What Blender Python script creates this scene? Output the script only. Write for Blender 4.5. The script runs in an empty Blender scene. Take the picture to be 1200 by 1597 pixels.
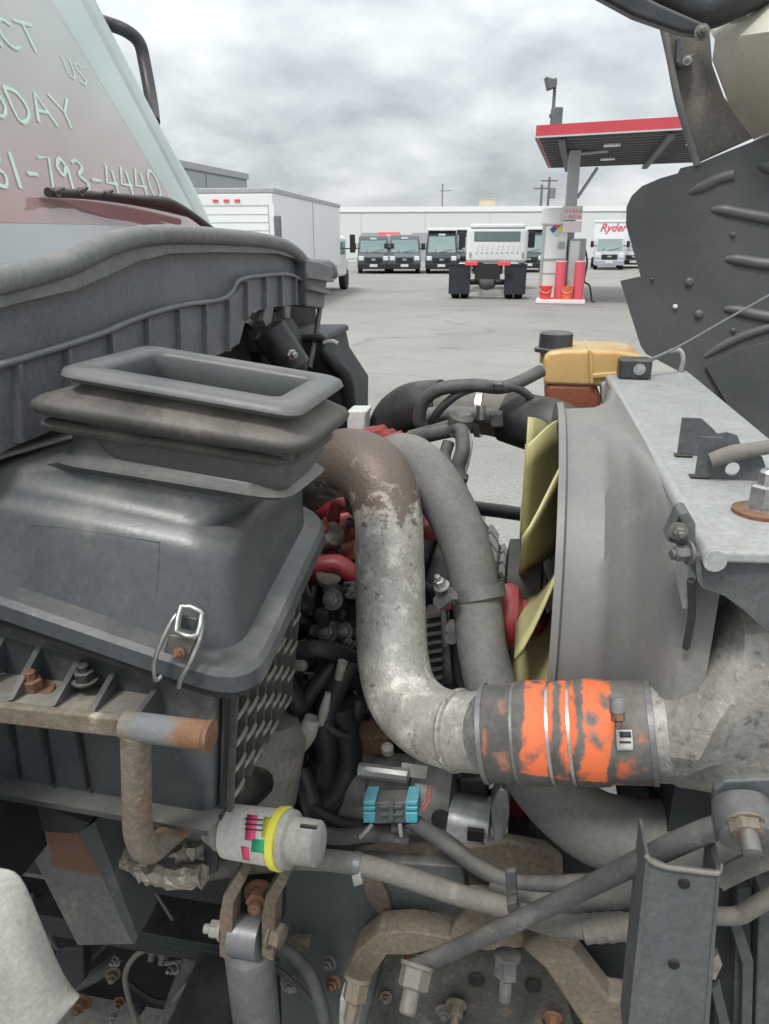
import bpy, bmesh, math, random
from mathutils import Vector, Matrix

random.seed(7)
S = bpy.context.scene
COL = S.collection
R = math.radians

# ------------------------------------------------------------------ camera
PITCH, YAW, F, CAMZ = R(20.0), R(10.6), 1153.0, 1.70
cam_d = bpy.data.cameras.new('camera')
cam = bpy.data.objects.new('camera', cam_d); COL.objects.link(cam)
cam.location = (0, 0, CAMZ)
cam.rotation_euler = (math.pi / 2 - PITCH, 0, YAW)
cam_d.sensor_fit = 'VERTICAL'; cam_d.sensor_height = 36.0; cam_d.lens = 36.0 * F / 1597.0
cam_d.clip_start = 0.02; cam_d.clip_end = 3000
cam_d.dof.use_dof = False
S.camera = cam

# ------------------------------------------------------------------ sky, sun, exposure
SUN_EL, SUN_AZ = R(58), R(200)      # behind the clouds, high, from behind the camera
w = bpy.data.worlds.new('World'); S.world = w; w.use_nodes = True
nt = w.node_tree; nt.nodes.clear()
def wn(t, **k):
    n = nt.nodes.new(t)
    for a, b in k.items(): setattr(n, a, b)
    return n
def wmath(op, a, b=None):
    n = wn('ShaderNodeMath', operation=op)
    for i, v in enumerate((a, b)):
        if v is None: continue
        if isinstance(v, (int, float)): n.inputs[i].default_value = v
        else: nt.links.new(v, n.inputs[i])
    return n.outputs[0]
sky = wn('ShaderNodeTexSky', sky_type='NISHITA'); sky.sun_disc = False
sky.sun_elevation = SUN_EL; sky.sun_rotation = SUN_AZ; sky.dust_density = 3; sky.air_density = 1.2
tc = wn('ShaderNodeTexCoord'); sx = wn('ShaderNodeSeparateXYZ'); nt.links.new(tc.outputs['Generated'], sx.inputs[0])
zz = wmath('ADD', wmath('MAXIMUM', sx.outputs[2], 0.0), 0.34)
cx = wn('ShaderNodeCombineXYZ')
nt.links.new(wmath('DIVIDE', sx.outputs[0], zz), cx.inputs[0]); nt.links.new(wmath('DIVIDE', sx.outputs[1], zz), cx.inputs[1])
n1 = wn('ShaderNodeTexNoise'); n1.inputs['Scale'].default_value = 2.3; n1.inputs['Detail'].default_value = 9
n1.inputs['Roughness'].default_value = 0.55; n1.inputs['Distortion'].default_value = 0.12
nt.links.new(cx.outputs[0], n1.inputs['Vector'])
rp = wn('ShaderNodeValToRGB')
e = rp.color_ramp.elements
e[0].position = 0.34; e[0].color = (3.8, 4.15, 4.4, 1)
e[1].position = 0.66; e[1].color = (7.4, 7.7, 7.75, 1)
m_ = rp.color_ramp.elements.new(0.50); m_.color = (5.5, 5.85, 6.05, 1)
nt.links.new(n1.outputs['Fac'], rp.inputs[0])
# overcast deck brightens smoothly towards the zenith
grad = wmath('ADD', wmath('MULTIPLY', wmath('MAXIMUM', sx.outputs[2], 0.0), 1.0), 0.72)
gm = wn('ShaderNodeMix', data_type='RGBA', blend_type='MULTIPLY'); gm.inputs['Factor'].default_value = 1
nt.links.new(rp.outputs[0], gm.inputs['A']); nt.links.new(grad, gm.inputs['B'])
mx = wn('ShaderNodeMix', data_type='RGBA'); mx.inputs['Factor'].default_value = 0.93
nt.links.new(sky.outputs[0], mx.inputs['A']); nt.links.new(gm.outputs['Result'], mx.inputs['B'])
bg = wn('ShaderNodeBackground'); bg.inputs[1].default_value = 0.10
nt.links.new(mx.outputs['Result'], bg.inputs[0])
wo = wn('ShaderNodeOutputWorld'); nt.links.new(bg.outputs[0], wo.inputs[0])

sd = bpy.data.lights.new('sun', 'SUN'); sd.energy = 1.5; sd.angle = R(12); sd.color = (1.0, 0.97, 0.93)
so = bpy.data.objects.new('sun', sd); COL.objects.link(so)
sv = Vector((math.sin(SUN_AZ) * math.cos(SUN_EL), math.cos(SUN_AZ) * math.cos(SUN_EL), math.sin(SUN_EL)))
so.rotation_euler = (-sv).to_track_quat('-Z', 'Y').to_euler(); so.location = (0, -5, 12)
S.cycles.max_bounces = 6; S.cycles.diffuse_bounces = 3; S.cycles.glossy_bounces = 3; S.cycles.transparent_max_bounces = 8
S.view_settings.view_transform = 'Standard'; S.view_settings.look = 'None'
S.view_settings.exposure = 0.66; S.view_settings.gamma = 1.0; S.view_settings.use_curve_mapping = False

# ------------------------------------------------------------------ projection helpers (photo pixel + real distance -> point)
_r = Vector((math.cos(YAW), math.sin(YAW), 0)); _h = Vector((-math.sin(YAW), math.cos(YAW), 0)); _z = Vector((0, 0, 1))
_f = _h * math.cos(PITCH) - _z * math.sin(PITCH); _u = _h * math.sin(PITCH) + _z * math.cos(PITCH)
C0 = Vector((0, 0, CAMZ))
def ray(px, py): return _f + _r * ((px - 600) / F) + _u * ((798.5 - py) / F)
def P(px, py, v):  d = ray(px, py); return C0 + d * (v / d.y)          # v: metres across the truck
def PX(px, py, x): d = ray(px, py); return C0 + d * (x / d.x)
def PZ(px, py, z): d = ray(px, py); return C0 + d * ((z - CAMZ) / d.z)
def PN(px, py, p0, n): d = ray(px, py); return C0 + d * ((p0 - C0).dot(n) / d.dot(n))
def G(px, py): return PZ(px, py, 0)
V = Vector

# ------------------------------------------------------------------ materials
MATS = {}
def M(name, c, c2=None, sc=9, rough=.55, metal=0, bump=.12, bsc=90, spots=(), spec=.4, coat=0, rv=.12, trans=0, alpha=1, emit=None, grit=None, dust=None, dustc=(.34, .305, .25)):
    m = bpy.data.materials.new(name); MATS[name] = m; m.use_nodes = True
    t = m.node_tree; b = t.nodes['Principled BSDF']
    b.inputs['Roughness'].default_value = rough; b.inputs['Metallic'].default_value = metal
    b.inputs['Specular IOR Level'].default_value = spec; b.inputs['Coat Weight'].default_value = coat
    b.inputs['Transmission Weight'].default_value = trans; b.inputs['Alpha'].default_value = alpha
    co = t.nodes.new('ShaderNodeTexCoord').outputs['Object']
    def noise(s, det=6, ro=.6):
        n = t.nodes.new('ShaderNodeTexNoise'); n.inputs['Scale'].default_value = s
        n.inputs['Detail'].default_value = det; n.inputs['Roughness'].default_value = ro
        t.links.new(co, n.inputs['Vector']); return n.outputs['Fac']
    if c2 is None: c2 = tuple(x * .72 for x in c)
    n0 = noise(sc); r = t.nodes.new('ShaderNodeValToRGB')
    r.color_ramp.elements[0].position = .34; r.color_ramp.elements[0].color = (*c, 1)
    r.color_ramp.elements[1].position = .68; r.color_ramp.elements[1].color = (*c2, 1)
    t.links.new(n0, r.inputs[0]); col = r.outputs[0]
    for (sc_c, s, thr, soft) in spots:
        mr = t.nodes.new('ShaderNodeMapRange'); mr.inputs['From Min'].default_value = thr; mr.inputs['From Max'].default_value = thr + soft
        t.links.new(noise(s, 8, .68), mr.inputs['Value'])
        mix = t.nodes.new('ShaderNodeMix'); mix.data_type = 'RGBA'
        t.links.new(mr.outputs[0], mix.inputs['Factor']); t.links.new(col, mix.inputs['A']); mix.inputs['B'].default_value = (*sc_c, 1)
        col = mix.outputs['Result']
    if grit is None: grit = .20 if bump else 0
    if dust is None: dust = .34 if bump else 0
    def mixc(f, a, bcol, mode='MIX'):
        n = t.nodes.new('ShaderNodeMix'); n.data_type = 'RGBA'; n.blend_type = mode
        if isinstance(f, (int, float)): n.inputs['Factor'].default_value = f
        else: t.links.new(f, n.inputs['Factor'])
        t.links.new(a, n.inputs['A'])
        if isinstance(bcol, tuple): n.inputs['B'].default_value = (*bcol, 1)
        else: t.links.new(bcol, n.inputs['B'])
        return n.outputs['Result']
    def mapr(v, a, c_, lo=0.0, hi=1.0):
        n = t.nodes.new('ShaderNodeMapRange'); t.links.new(v, n.inputs['Value'])
        for k_, x_ in zip(('From Min', 'From Max', 'To Min', 'To Max'), (a, c_, lo, hi)): n.inputs[k_].default_value = x_
        return n.outputs[0]
    if grit:      # fine grime and scuffs
        col = mixc(1.0, col, mapr(noise(130, 3, .8), .32, .68, 1 - grit, 1 + grit * .7), 'MULTIPLY')
        col = mixc(1.0, col, mapr(noise(26, 5, .7), .36, .66, 1 - grit * .5, 1 + grit * .4), 'MULTIPLY')
    if dust:      # road dust that has settled on surfaces facing up, in uneven patches
        ge = t.nodes.new('ShaderNodeNewGeometry'); sp = t.nodes.new('ShaderNodeSeparateXYZ'); t.links.new(ge.outputs['Normal'], sp.inputs[0])
        mm = t.nodes.new('ShaderNodeMath'); mm.operation = 'MULTIPLY'
        t.links.new(mapr(sp.outputs[2], .05, .95), mm.inputs[0]); t.links.new(mapr(noise(11, 7, .7), .40, .62, dust * .15, dust), mm.inputs[1])
        col = mixc(mm.outputs[0], col, dustc)
    t.links.new(col, b.inputs['Base Color'])
    if rv:
        mr = t.nodes.new('ShaderNodeMapRange'); mr.inputs['To Min'].default_value = max(.02, rough - rv); mr.inputs['To Max'].default_value = min(1, rough + rv)
        t.links.new(noise(sc * 2.3), mr.inputs['Value']); t.links.new(mr.outputs[0], b.inputs['Roughness'])
    if bump:
        bp = t.nodes.new('ShaderNodeBump'); bp.inputs['Strength'].default_value = bump; bp.inputs['Distance'].default_value = .004
        t.links.new(noise(bsc, 4), bp.inputs['Height']); t.links.new(bp.outputs[0], b.inputs['Normal'])
    if emit: b.inputs['Emission Color'].default_value = (*emit[0], 1); b.inputs['Emission Strength'].default_value = emit[1]
    return m

DUST = (.30, .27, .22)
M('asphalt_dummy', (.3, .3, .29))
M('box_plastic', (.070, .077, .084), (.088, .095, .101), sc=5, rough=.33, spots=[((.20, .185, .16), 6, .57, .16), ((.12, .125, .13), 40, .62, .1)], bump=.05, bsc=160, grit=.14, dust=.24)
M('box_shelf', (.25, .235, .195), (.12, .12, .115), sc=12, rough=.8, spots=[(DUST, 20, .5, .2)])
M('bellow_rim', (.085, .089, .094), (.11, .113, .116), sc=9, rough=.42, grit=.1, dust=.2)
M('bellow_rubber', (.072, .070, .067), (.105, .098, .09), sc=9, rough=.62, spots=[((.24, .215, .18), 6, .57, .2)], bump=.15)
M('black_rubber', (.022, .022, .024), (.040, .040, .042), rough=.55, spots=[((.13, .12, .11), 12, .58, .25)])
M('hose_rubber', (.15, .15, .143), (.11, .11, .107), sc=7, rough=.7, spots=[((.22, .215, .2), 20, .58, .2)], bump=.12, bsc=200)
M('loom', (.062, .066, .07), (.105, .106, .105), sc=20, rough=.68, spots=[(DUST, 25, .62, .2)])
M('loom_black', (.016, .017, .020), (.034, .035, .039), sc=20, rough=.45, dust=.10, spots=[((.12, .11, .10), 25, .64, .2)])
M('seal_rubber', (.21, .21, .208), (.15, .152, .155), sc=6, rough=.62, spots=[((.24, .235, .22), 9, .6, .2)])
M('cowl_plastic', (.115, .12, .132), (.15, .153, .162), sc=6, rough=.5, spots=[((.19, .185, .175), 8, .6, .25)])
M('cast_alu', (.40, .385, .35), (.24, .23, .21), sc=14, rough=.55, metal=.35, spots=[((.13, .125, .115), 55, .56, .12), ((.62, .60, .55), 70, .60, .1)], bump=.3, bsc=150)
M('pipe_dirt', (.20, .19, .17), (.13, .125, .115), sc=10, rough=.7, metal=.1, spots=[(DUST, 20, .6, .2)])
M('steel_dirty', (.22, .21, .195), (.12, .12, .115), sc=14, rough=.55, metal=.5, spots=[((.20, .10, .055), 18, .62, .15)])
M('steel_clean', (.55, .55, .54), (.36, .36, .35), sc=20, rough=.35, metal=.8)
M('clamp_band', (.20, .21, .21), (.14, .145, .15), sc=20, rough=.5, metal=.4)
M('rust', (.235, .115, .062), (.135, .066, .040), sc=30, rough=.85, spots=[((.30, .22, .15), 22, .58, .15), ((.075, .045, .032), 34, .57, .12)], bump=.5, bsc=160, dust=.15, grit=.3)
M('rust_tube', (.225, .195, .15), (.15, .12, .09), sc=16, rough=.85, dust=.2, grit=.3, spots=[((.25, .13, .07), 14, .55, .15), ((.40, .37, .31), 25, .62, .12)], bump=.4, bsc=140)
M('frame_paint', (.058, .068, .072), (.08, .088, .09), sc=7, rough=.6, spots=[((.19, .18, .155), 10, .58, .22), ((.16, .10, .07), 26, .68, .08)], bump=.2)
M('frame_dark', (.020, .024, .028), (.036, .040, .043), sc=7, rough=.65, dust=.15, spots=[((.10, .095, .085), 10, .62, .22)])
M('dirty_plate', (.075, .072, .065), (.045, .045, .042), sc=8, rough=.8, spots=[((.17, .14, .105), 12, .54, .2), ((.10, .06, .04), 22, .6, .12)], grit=.35, bump=.3)
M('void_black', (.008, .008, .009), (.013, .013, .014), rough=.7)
M('plate_paint', (.38, .39, .395), (.32, .33, .335), sc=8, rough=.42, spots=[((.45, .45, .44), 12, .6, .12), ((.17, .165, .155), 40, .68, .08)], bump=.06)
M('bracket_slate', (.088, .095, .10), (.11, .117, .121), sc=9, rough=.55, spots=[((.22, .21, .19), 15, .66, .15)])
M('shroud_plastic', (.185, .185, .182), (.215, .214, .208), sc=4, rough=.5, spots=[((.30, .285, .25), 6, .60, .15)], bump=.04, grit=.08, dust=.25)
M('fan_plastic', (.55, .50, .245), (.46, .43, .21), sc=5, rough=.5, grit=.08, dust=.1, spots=[((.20, .20, .15), 4, .63, .3)], bump=.05)
M('amber_tank', (.66, .46, .20), (.54, .35, .14), sc=6, rough=.35, spots=[((.40, .27, .13), 10, .6, .25)], bump=.03, coat=.2, grit=.06, dust=.12)
M('coolant_red', (.33, .115, .06), (.25, .085, .05), sc=6, rough=.4)
M('engine_red', (.34, .035, .045), (.24, .022, .03), sc=12, rough=.45, spots=[((.07, .03, .03), 14, .6, .2)])
M('engine_pink', (.52, .13, .11), (.42, .075, .07), sc=12, rough=.5, spots=[((.55, .30, .22), 12, .6, .2)])
M('engine_orange', (.62, .22, .11), (.5, .14, .08), sc=10, rough=.6, spots=[((.55, .45, .35), 14, .58, .2)])
M('engine_block', (.024, .024, .026), (.045, .043, .041), sc=10, rough=.6, dust=.12, spots=[((.12, .10, .085), 14, .6, .2)])
M('engine_grey', (.20, .20, .195), (.28, .28, .27), sc=12, rough=.45, metal=.4, spots=[((.09, .08, .075), 18, .6, .15)])
M('alu_light', (.48, .49, .50), (.36, .37, .38), sc=15, rough=.4, metal=.6, spots=[((.16, .15, .14), 26, .62, .12)])
M('hood_liner', (.080, .084, .090), (.102, .105, .110), sc=5, rough=.45, spots=[((.125, .122, .112), 7, .6, .3)], bump=.05, grit=.10)
M('hood_tan', (.62, .60, .51), (.54, .52, .44), sc=5, rough=.55, spots=[((.36, .33, .26), 5, .6, .25)], bump=.08, grit=.08, dust=.1)
M('hood_edge', (.115, .108, .10), (.17, .155, .135), sc=8, rough=.7, spots=[((.27, .235, .18), 9, .58, .15)])
M('strut_black', (.03, .033, .036), (.05, .053, .058), sc=8, rough=.4)
M('white_part', (.74, .75, .72), (.62, .63, .61), sc=8, rough=.5)
M('silver_part', (.44, .435, .40), (.32, .315, .285), sc=8, rough=.6, spots=[((.20, .19, .165), 14, .52, .2), ((.12, .11, .10), 40, .62, .1)])
M('fender_pale', (.52, .52, .47), (.40, .395, .35), sc=6, rough=.55, spots=[((.26, .25, .21), 9, .56, .2), ((.16, .15, .13), 40, .64, .1)])
M('foil', (.40, .37, .32), (.22, .20, .165), sc=30, rough=.45, metal=.4, bump=1.0, bsc=70)
M('blue_lock', (.10, .42, .52), (.08, .36, .46), rough=.4)
M('connector_grey', (.085, .09, .095), (.11, .115, .12), rough=.5)
M('brown_cast', (.205, .17, .125), (.13, .108, .082), sc=14, rough=.8, grit=.3, spots=[((.20, .12, .07), 12, .56, .18), ((.085, .072, .058), 9, .58, .2), ((.34, .30, .23), 24, .62, .12)], bump=.4)
M('label_white', (.72, .71, .66), (.58, .57, .52), sc=14, rough=.45, bump=0, grit=.15)
M('label_pink', (.85, .09, .22), (.8, .08, .2), rough=.45, bump=0)
M('label_green', (.05, .50, .22), (.05, .45, .2), rough=.45, bump=0)
M('label_yellow', (.80, .76, .10), (.76, .72, .1), rough=.45, bump=0)
M('print_dark', (.05, .05, .06), (.05, .05, .06), rough=.5, bump=0)
M('print_pink', (.74, .34, .38), (.7, .3, .34), rough=.5, bump=0)
M('print_red', (.70, .10, .14), (.66, .09, .12), rough=.5, bump=0)
M('print_blue', (.05, .10, .35), (.05, .1, .3), rough=.5, bump=0)
M('cab_red', (.40, .035, .035), (.34, .03, .03), sc=3, rough=.35, bump=0)
M('interior_red', (.62, .20, .18), (.56, .19, .17), sc=2, rough=.8, bump=0)
M('interior_pale', (.60, .67, .64), (.52, .59, .56), sc=2, rough=.7, bump=0)
M('reflection_pink', (.66, .24, .22), (.60, .28, .26), sc=1.5, rough=.7, bump=0)
M('dash_grey', (.62, .62, .67), (.56, .56, .60), sc=3, rough=.8, bump=0)
M('chalk', (.58, .78, .70), (.48, .66, .59), sc=60, rough=.8, bump=0)
M('tyre', (.020, .020, .022), (.04, .04, .04), sc=14, rough=.8, spots=[((.12, .115, .11), 8, .6, .3)])
M('flap', (.020, .024, .032), (.028, .032, .042), sc=3, rough=.6)
M('truck_white', (.78, .80, .79), (.72, .74, .735), sc=1.2, rough=.3, bump=0, spec=.5)
M('box_white', (.80, .81, .83), (.76, .775, .80), sc=.6, rough=.4, bump=0)
M('door_white', (.78, .82, .80), (.74, .78, .76), sc=.6, rough=.4, bump=0)
M('trim_grey', (.40, .41, .42), (.33, .34, .35), rough=.4, bump=0)
M('van_dark', (.045, .050, .054), (.055, .06, .066), sc=1.5, rough=.3, bump=0, coat=.3)
M('van_roof', (.10, .11, .115), (.085, .09, .1), sc=1.5, rough=.3, bump=0)
M('van_blue', (.06, .07, .08), (.075, .085, .095), sc=1.5, rough=.3, bump=0, coat=.3)
M('van_black', (.022, .024, .028), (.03, .032, .036), sc=1.5, rough=.3, bump=0, coat=.3)
M('van_red', (.55, .06, .07), (.5, .05, .06), sc=1.5, rough=.35, bump=0)
M('van_silver', (.42, .43, .46), (.36, .37, .40), sc=1.5, rough=.3, metal=.2, bump=0)
M('car_glass', (.10, .16, .155), (.14, .21, .20), sc=.9, rough=.06, spec=.9, bump=0, coat=.6, rv=0)
M('black_trim', (.018, .018, .02), (.022, .022, .025), rough=.5, bump=0)
M('lamp_clear', (.70, .73, .75), (.6, .63, .66), rough=.2, bump=0)
M('lamp_red', (.85, .10, .10), (.8, .09, .09), rough=.3, bump=0)
M('wall_white', (.66, .685, .675), (.61, .635, .625), sc=.05, rough=.7, bump=0)
M('wall_band', (.80, .82, .82), (.76, .78, .78), sc=.1, rough=.6, bump=0)
M('wall_grey', (.36, .385, .385), (.33, .355, .355), sc=.1, rough=.7, bump=0)
M('roof_beige', (.56, .50, .38), (.52, .46, .36), sc=1, rough=.7, bump=0)
M('canopy_red', (.56, .07, .09), (.50, .06, .08), sc=1, rough=.4, bump=0)
M('canopy_under', (.17, .175, .18), (.14, .145, .15), sc=1, rough=.6, bump=0)
M('column_grey', (.50, .52, .525), (.45, .47, .475), sc=2, rough=.5, bump=0)
M('pole_grey', (.16, .165, .17), (.12, .125, .13), sc=3, rough=.6, bump=0)
M('pole_wood', (.13, .12, .11), (.10, .09, .085), sc=3, rough=.8, bump=0)
M('island_white', (.72, .73, .72), (.62, .63, .62), sc=3, rough=.7, bump=0)
M('bollard_red', (.66, .10, .14), (.60, .085, .12), sc=6, rough=.45, bump=0)
M('sign_pink', (.82, .70, .70), (.80, .66, .67), sc=3, rough=.5, bump=0)
M('cone_red', (.85, .07, .05), (.8, .06, .045), sc=3, rough=.5, bump=0)
M('cone_orange', (.90, .16, .05), (.86, .14, .045), sc=3, rough=.5, bump=0)
M('cabinet_white', (.78, .80, .78), (.72, .745, .73), sc=2, rough=.4, bump=0)
M('dispenser_grey', (.40, .42, .42), (.34, .36, .36), sc=2, rough=.45, bump=0)

M('hose_tan', (.205, .193, .172), (.14, .133, .12), sc=14, rough=.75, spots=[((.32, .30, .26), 20, .6, .2)])
M('shock_body', (.135, .138, .135), (.09, .093, .092), sc=8, rough=.6, spots=[((.26, .24, .20), 10, .57, .2)])
M('bushing_blue', (.22, .235, .25), (.15, .16, .172), sc=16, rough=.45, metal=.3)

# ground: worn pale concrete-grey asphalt
def ground_mat():
    m = bpy.data.materials.new('lot_asphalt'); m.use_nodes = True; t = m.node_tree; b = t.nodes['Principled BSDF']
    co = t.nodes.new('ShaderNodeTexCoord').outputs['Object']
    def noise(s, det=6, ro=.6):
        n = t.nodes.new('ShaderNodeTexNoise'); n.inputs['Scale'].default_value = s; n.inputs['Detail'].default_value = det
        n.inputs['Roughness'].default_value = ro; t.links.new(co, n.inputs['Vector']); return n.outputs['Fac']
    def ramp(f, a, ca, bb, cb):
        r = t.nodes.new('ShaderNodeValToRGB'); r.color_ramp.elements[0].position = a; r.color_ramp.elements[0].color = (*ca, 1)
        r.color_ramp.elements[1].position = bb; r.color_ramp.elements[1].color = (*cb, 1); t.links.new(f, r.inputs[0]); return r.outputs[0]
    def mix(f, a, c, mode='MIX'):
        n = t.nodes.new('ShaderNodeMix'); n.data_type = 'RGBA'; n.blend_type = mode
        if isinstance(f, float): n.inputs['Factor'].default_value = f
        else: t.links.new(f, n.inputs['Factor'])
        t.links.new(a, n.inputs['A']); t.links.new(c, n.inputs['B']); return n.outputs['Result']
    base = ramp(noise(.22, 5), .35, (.285, .273, .253), .68, (.355, .343, .32))
    grain = ramp(noise(34, 4, .8), .30, (.62, .62, .62), .66, (1.12, 1.12, 1.12))
    stain = ramp(noise(1.1, 7, .65), .28, (.80, .79, .78), .5, (1, 1, 1))
    c = mix(1.0, base, grain, 'MULTIPLY'); c = mix(.9, c, stain, 'MULTIPLY')
    vo = t.nodes.new('ShaderNodeTexVoronoi'); vo.feature = 'DISTANCE_TO_EDGE'; vo.inputs['Scale'].default_value = .17
    dn = t.nodes.new('ShaderNodeTexNoise'); dn.inputs['Scale'].default_value = .6; t.links.new(co, dn.inputs['Vector'])
    va = t.nodes.new('ShaderNodeVectorMath'); va.operation = 'ADD'; t.links.new(co, va.inputs[0]); t.links.new(dn.outputs['Color'], va.inputs[1])
    t.links.new(va.outputs[0], vo.inputs['Vector'])
    cr = ramp(vo.outputs['Distance'], .001, (.74, .74, .74), .008, (1, 1, 1)); c = mix(.8, c, cr, 'MULTIPLY')
    t.links.new(c, b.inputs['Base Color']); b.inputs['Roughness'].default_value = .85; b.inputs['Specular IOR Level'].default_value = .25
    bp = t.nodes.new('ShaderNodeBump'); bp.inputs['Strength'].default_value = .3; bp.inputs['Distance'].default_value = .01
    t.links.new(noise(60, 4), bp.inputs['Height']); t.links.new(bp.outputs[0], b.inputs['Normal'])
    return m
MATS['lot_asphalt'] = ground_mat()
_b = MATS['amber_tank'].node_tree.nodes['Principled BSDF']; _b.inputs['Subsurface Weight'].default_value = .5; _b.inputs['Subsurface Scale'].default_value = .04

def glass_mat():       # dusty laminated windscreen: see-through, glossy, with a film of road dust
    m = bpy.data.materials.new('windscreen_glass'); m.use_nodes = True; t = m.node_tree; t.nodes.clear()
    out = t.nodes.new('ShaderNodeOutputMaterial'); tr = t.nodes.new('ShaderNodeBsdfTransparent'); tr.inputs[0].default_value = (.86, .93, .90, 1)
    gl = t.nodes.new('ShaderNodeBsdfGlossy'); gl.inputs['Roughness'].default_value = .04; gl.inputs['Color'].default_value = (.92, 1, .98, 1)
    df = t.nodes.new('ShaderNodeBsdfDiffuse'); df.inputs['Color'].default_value = (.70, .70, .68, 1)
    co = t.nodes.new('ShaderNodeTexCoord').outputs['Object']; n = t.nodes.new('ShaderNodeTexNoise'); n.inputs['Scale'].default_value = 2.2; n.inputs['Detail'].default_value = 5
    t.links.new(co, n.inputs['Vector']); mr = t.nodes.new('ShaderNodeMapRange'); mr.inputs['To Min'].default_value = .10; mr.inputs['To Max'].default_value = .34
    t.links.new(n.outputs['Fac'], mr.inputs['Value'])
    m1 = t.nodes.new('ShaderNodeMixShader'); t.links.new(mr.outputs[0], m1.inputs[0]); t.links.new(tr.outputs[0], m1.inputs[1]); t.links.new(df.outputs[0], m1.inputs[2])
    lw_ = t.nodes.new('ShaderNodeLayerWeight'); fr = t.nodes.new('ShaderNodeMapRange'); fr.inputs['From Min'].default_value = .45; fr.inputs['To Min'].default_value = .06; fr.inputs['To Max'].default_value = .75; t.links.new(lw_.outputs['Facing'], fr.inputs['Value'])
    m2 = t.nodes.new('ShaderNodeMixShader'); t.links.new(fr.outputs[0], m2.inputs[0]); t.links.new(m1.outputs[0], m2.inputs[1]); t.links.new(gl.outputs[0], m2.inputs[2])
    t.links.new(m2.outputs[0], out.inputs[0]); return m
MATS['windscreen_glass'] = glass_mat()

def zone_mat(name, base, zones, rough, metal, bump, bsc):
    """zones: (axis, lo, hi, soft, noise_amount, noise_scale, colour[, axis2, limit2 below which it stops]) in the object's own space: paint, rust and dirt, and the reflection painted into the windscreen panel"""
    m = M(name, *base, rough=rough, metal=metal, bump=bump, bsc=bsc) if not isinstance(base, dict) else M(name, **base)
    t = m.node_tree; b = t.nodes['Principled BSDF']; col = b.inputs['Base Color'].links[0].from_socket
    co = t.nodes.new('ShaderNodeTexCoord').outputs['Object']; sp = t.nodes.new('ShaderNodeSeparateXYZ'); t.links.new(co, sp.inputs[0])
    def mth(op, a, c):
        n = t.nodes.new('ShaderNodeMath'); n.operation = op; n.use_clamp = False
        for i, v in enumerate((a, c)):
            if isinstance(v, (int, float)): n.inputs[i].default_value = v
            else: t.links.new(v, n.inputs[i])
        return n.outputs[0]
    def step(val, lo, hi, soft):
        a = t.nodes.new('ShaderNodeMapRange'); a.inputs['From Min'].default_value = lo; a.inputs['From Max'].default_value = lo + soft; t.links.new(val, a.inputs['Value'])
        c = t.nodes.new('ShaderNodeMapRange'); c.inputs['From Min'].default_value = hi; c.inputs['From Max'].default_value = hi - soft; t.links.new(val, c.inputs['Value'])
        return mth('MULTIPLY', a.outputs[0], c.outputs[0])
    for i, zo in enumerate(zones):
        ax, lo, hi, soft, na, ns, cc = zo[:7]
        n = t.nodes.new('ShaderNodeTexNoise'); n.inputs['Scale'].default_value = ns; n.inputs['Detail'].default_value = 7; n.inputs['Roughness'].default_value = .65
        va = t.nodes.new('ShaderNodeVectorMath'); va.operation = 'ADD'; va.inputs[1].default_value = (i * 3.1, i * 1.7, 0); t.links.new(co, va.inputs[0]); t.links.new(va.outputs[0], n.inputs['Vector'])
        nn = mth('MULTIPLY', mth('SUBTRACT', n.outputs['Fac'], .5), na)
        fac = step(mth('ADD', sp.outputs[ax], nn), lo, hi, soft)
        if len(zo) > 7:
            fac = mth('MULTIPLY', fac, step(mth('ADD', sp.outputs[zo[7]], nn), zo[8], zo[9], soft))
        if len(zo) > 10:   # worn through in places
            mr = t.nodes.new('ShaderNodeMapRange'); mr.inputs['From Min'].default_value = zo[10]; mr.inputs['From Max'].default_value = zo[10] + .16
            n2 = t.nodes.new('ShaderNodeTexNoise'); n2.inputs['Scale'].default_value = 38; n2.inputs['Detail'].default_value = 6; t.links.new(co, n2.inputs['Vector'])
            t.links.new(n2.outputs['Fac'], mr.inputs['Value']); fac = mth('MULTIPLY', fac, mr.outputs[0])
        mix = t.nodes.new('ShaderNodeMix'); mix.data_type = 'RGBA'; t.links.new(fac, mix.inputs['Factor']); t.links.new(col, mix.inputs['A']); mix.inputs['B'].default_value = (*cc, 1)
        col = mix.outputs['Result']
    t.links.new(col, b.inputs['Base Color']); return m

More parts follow.
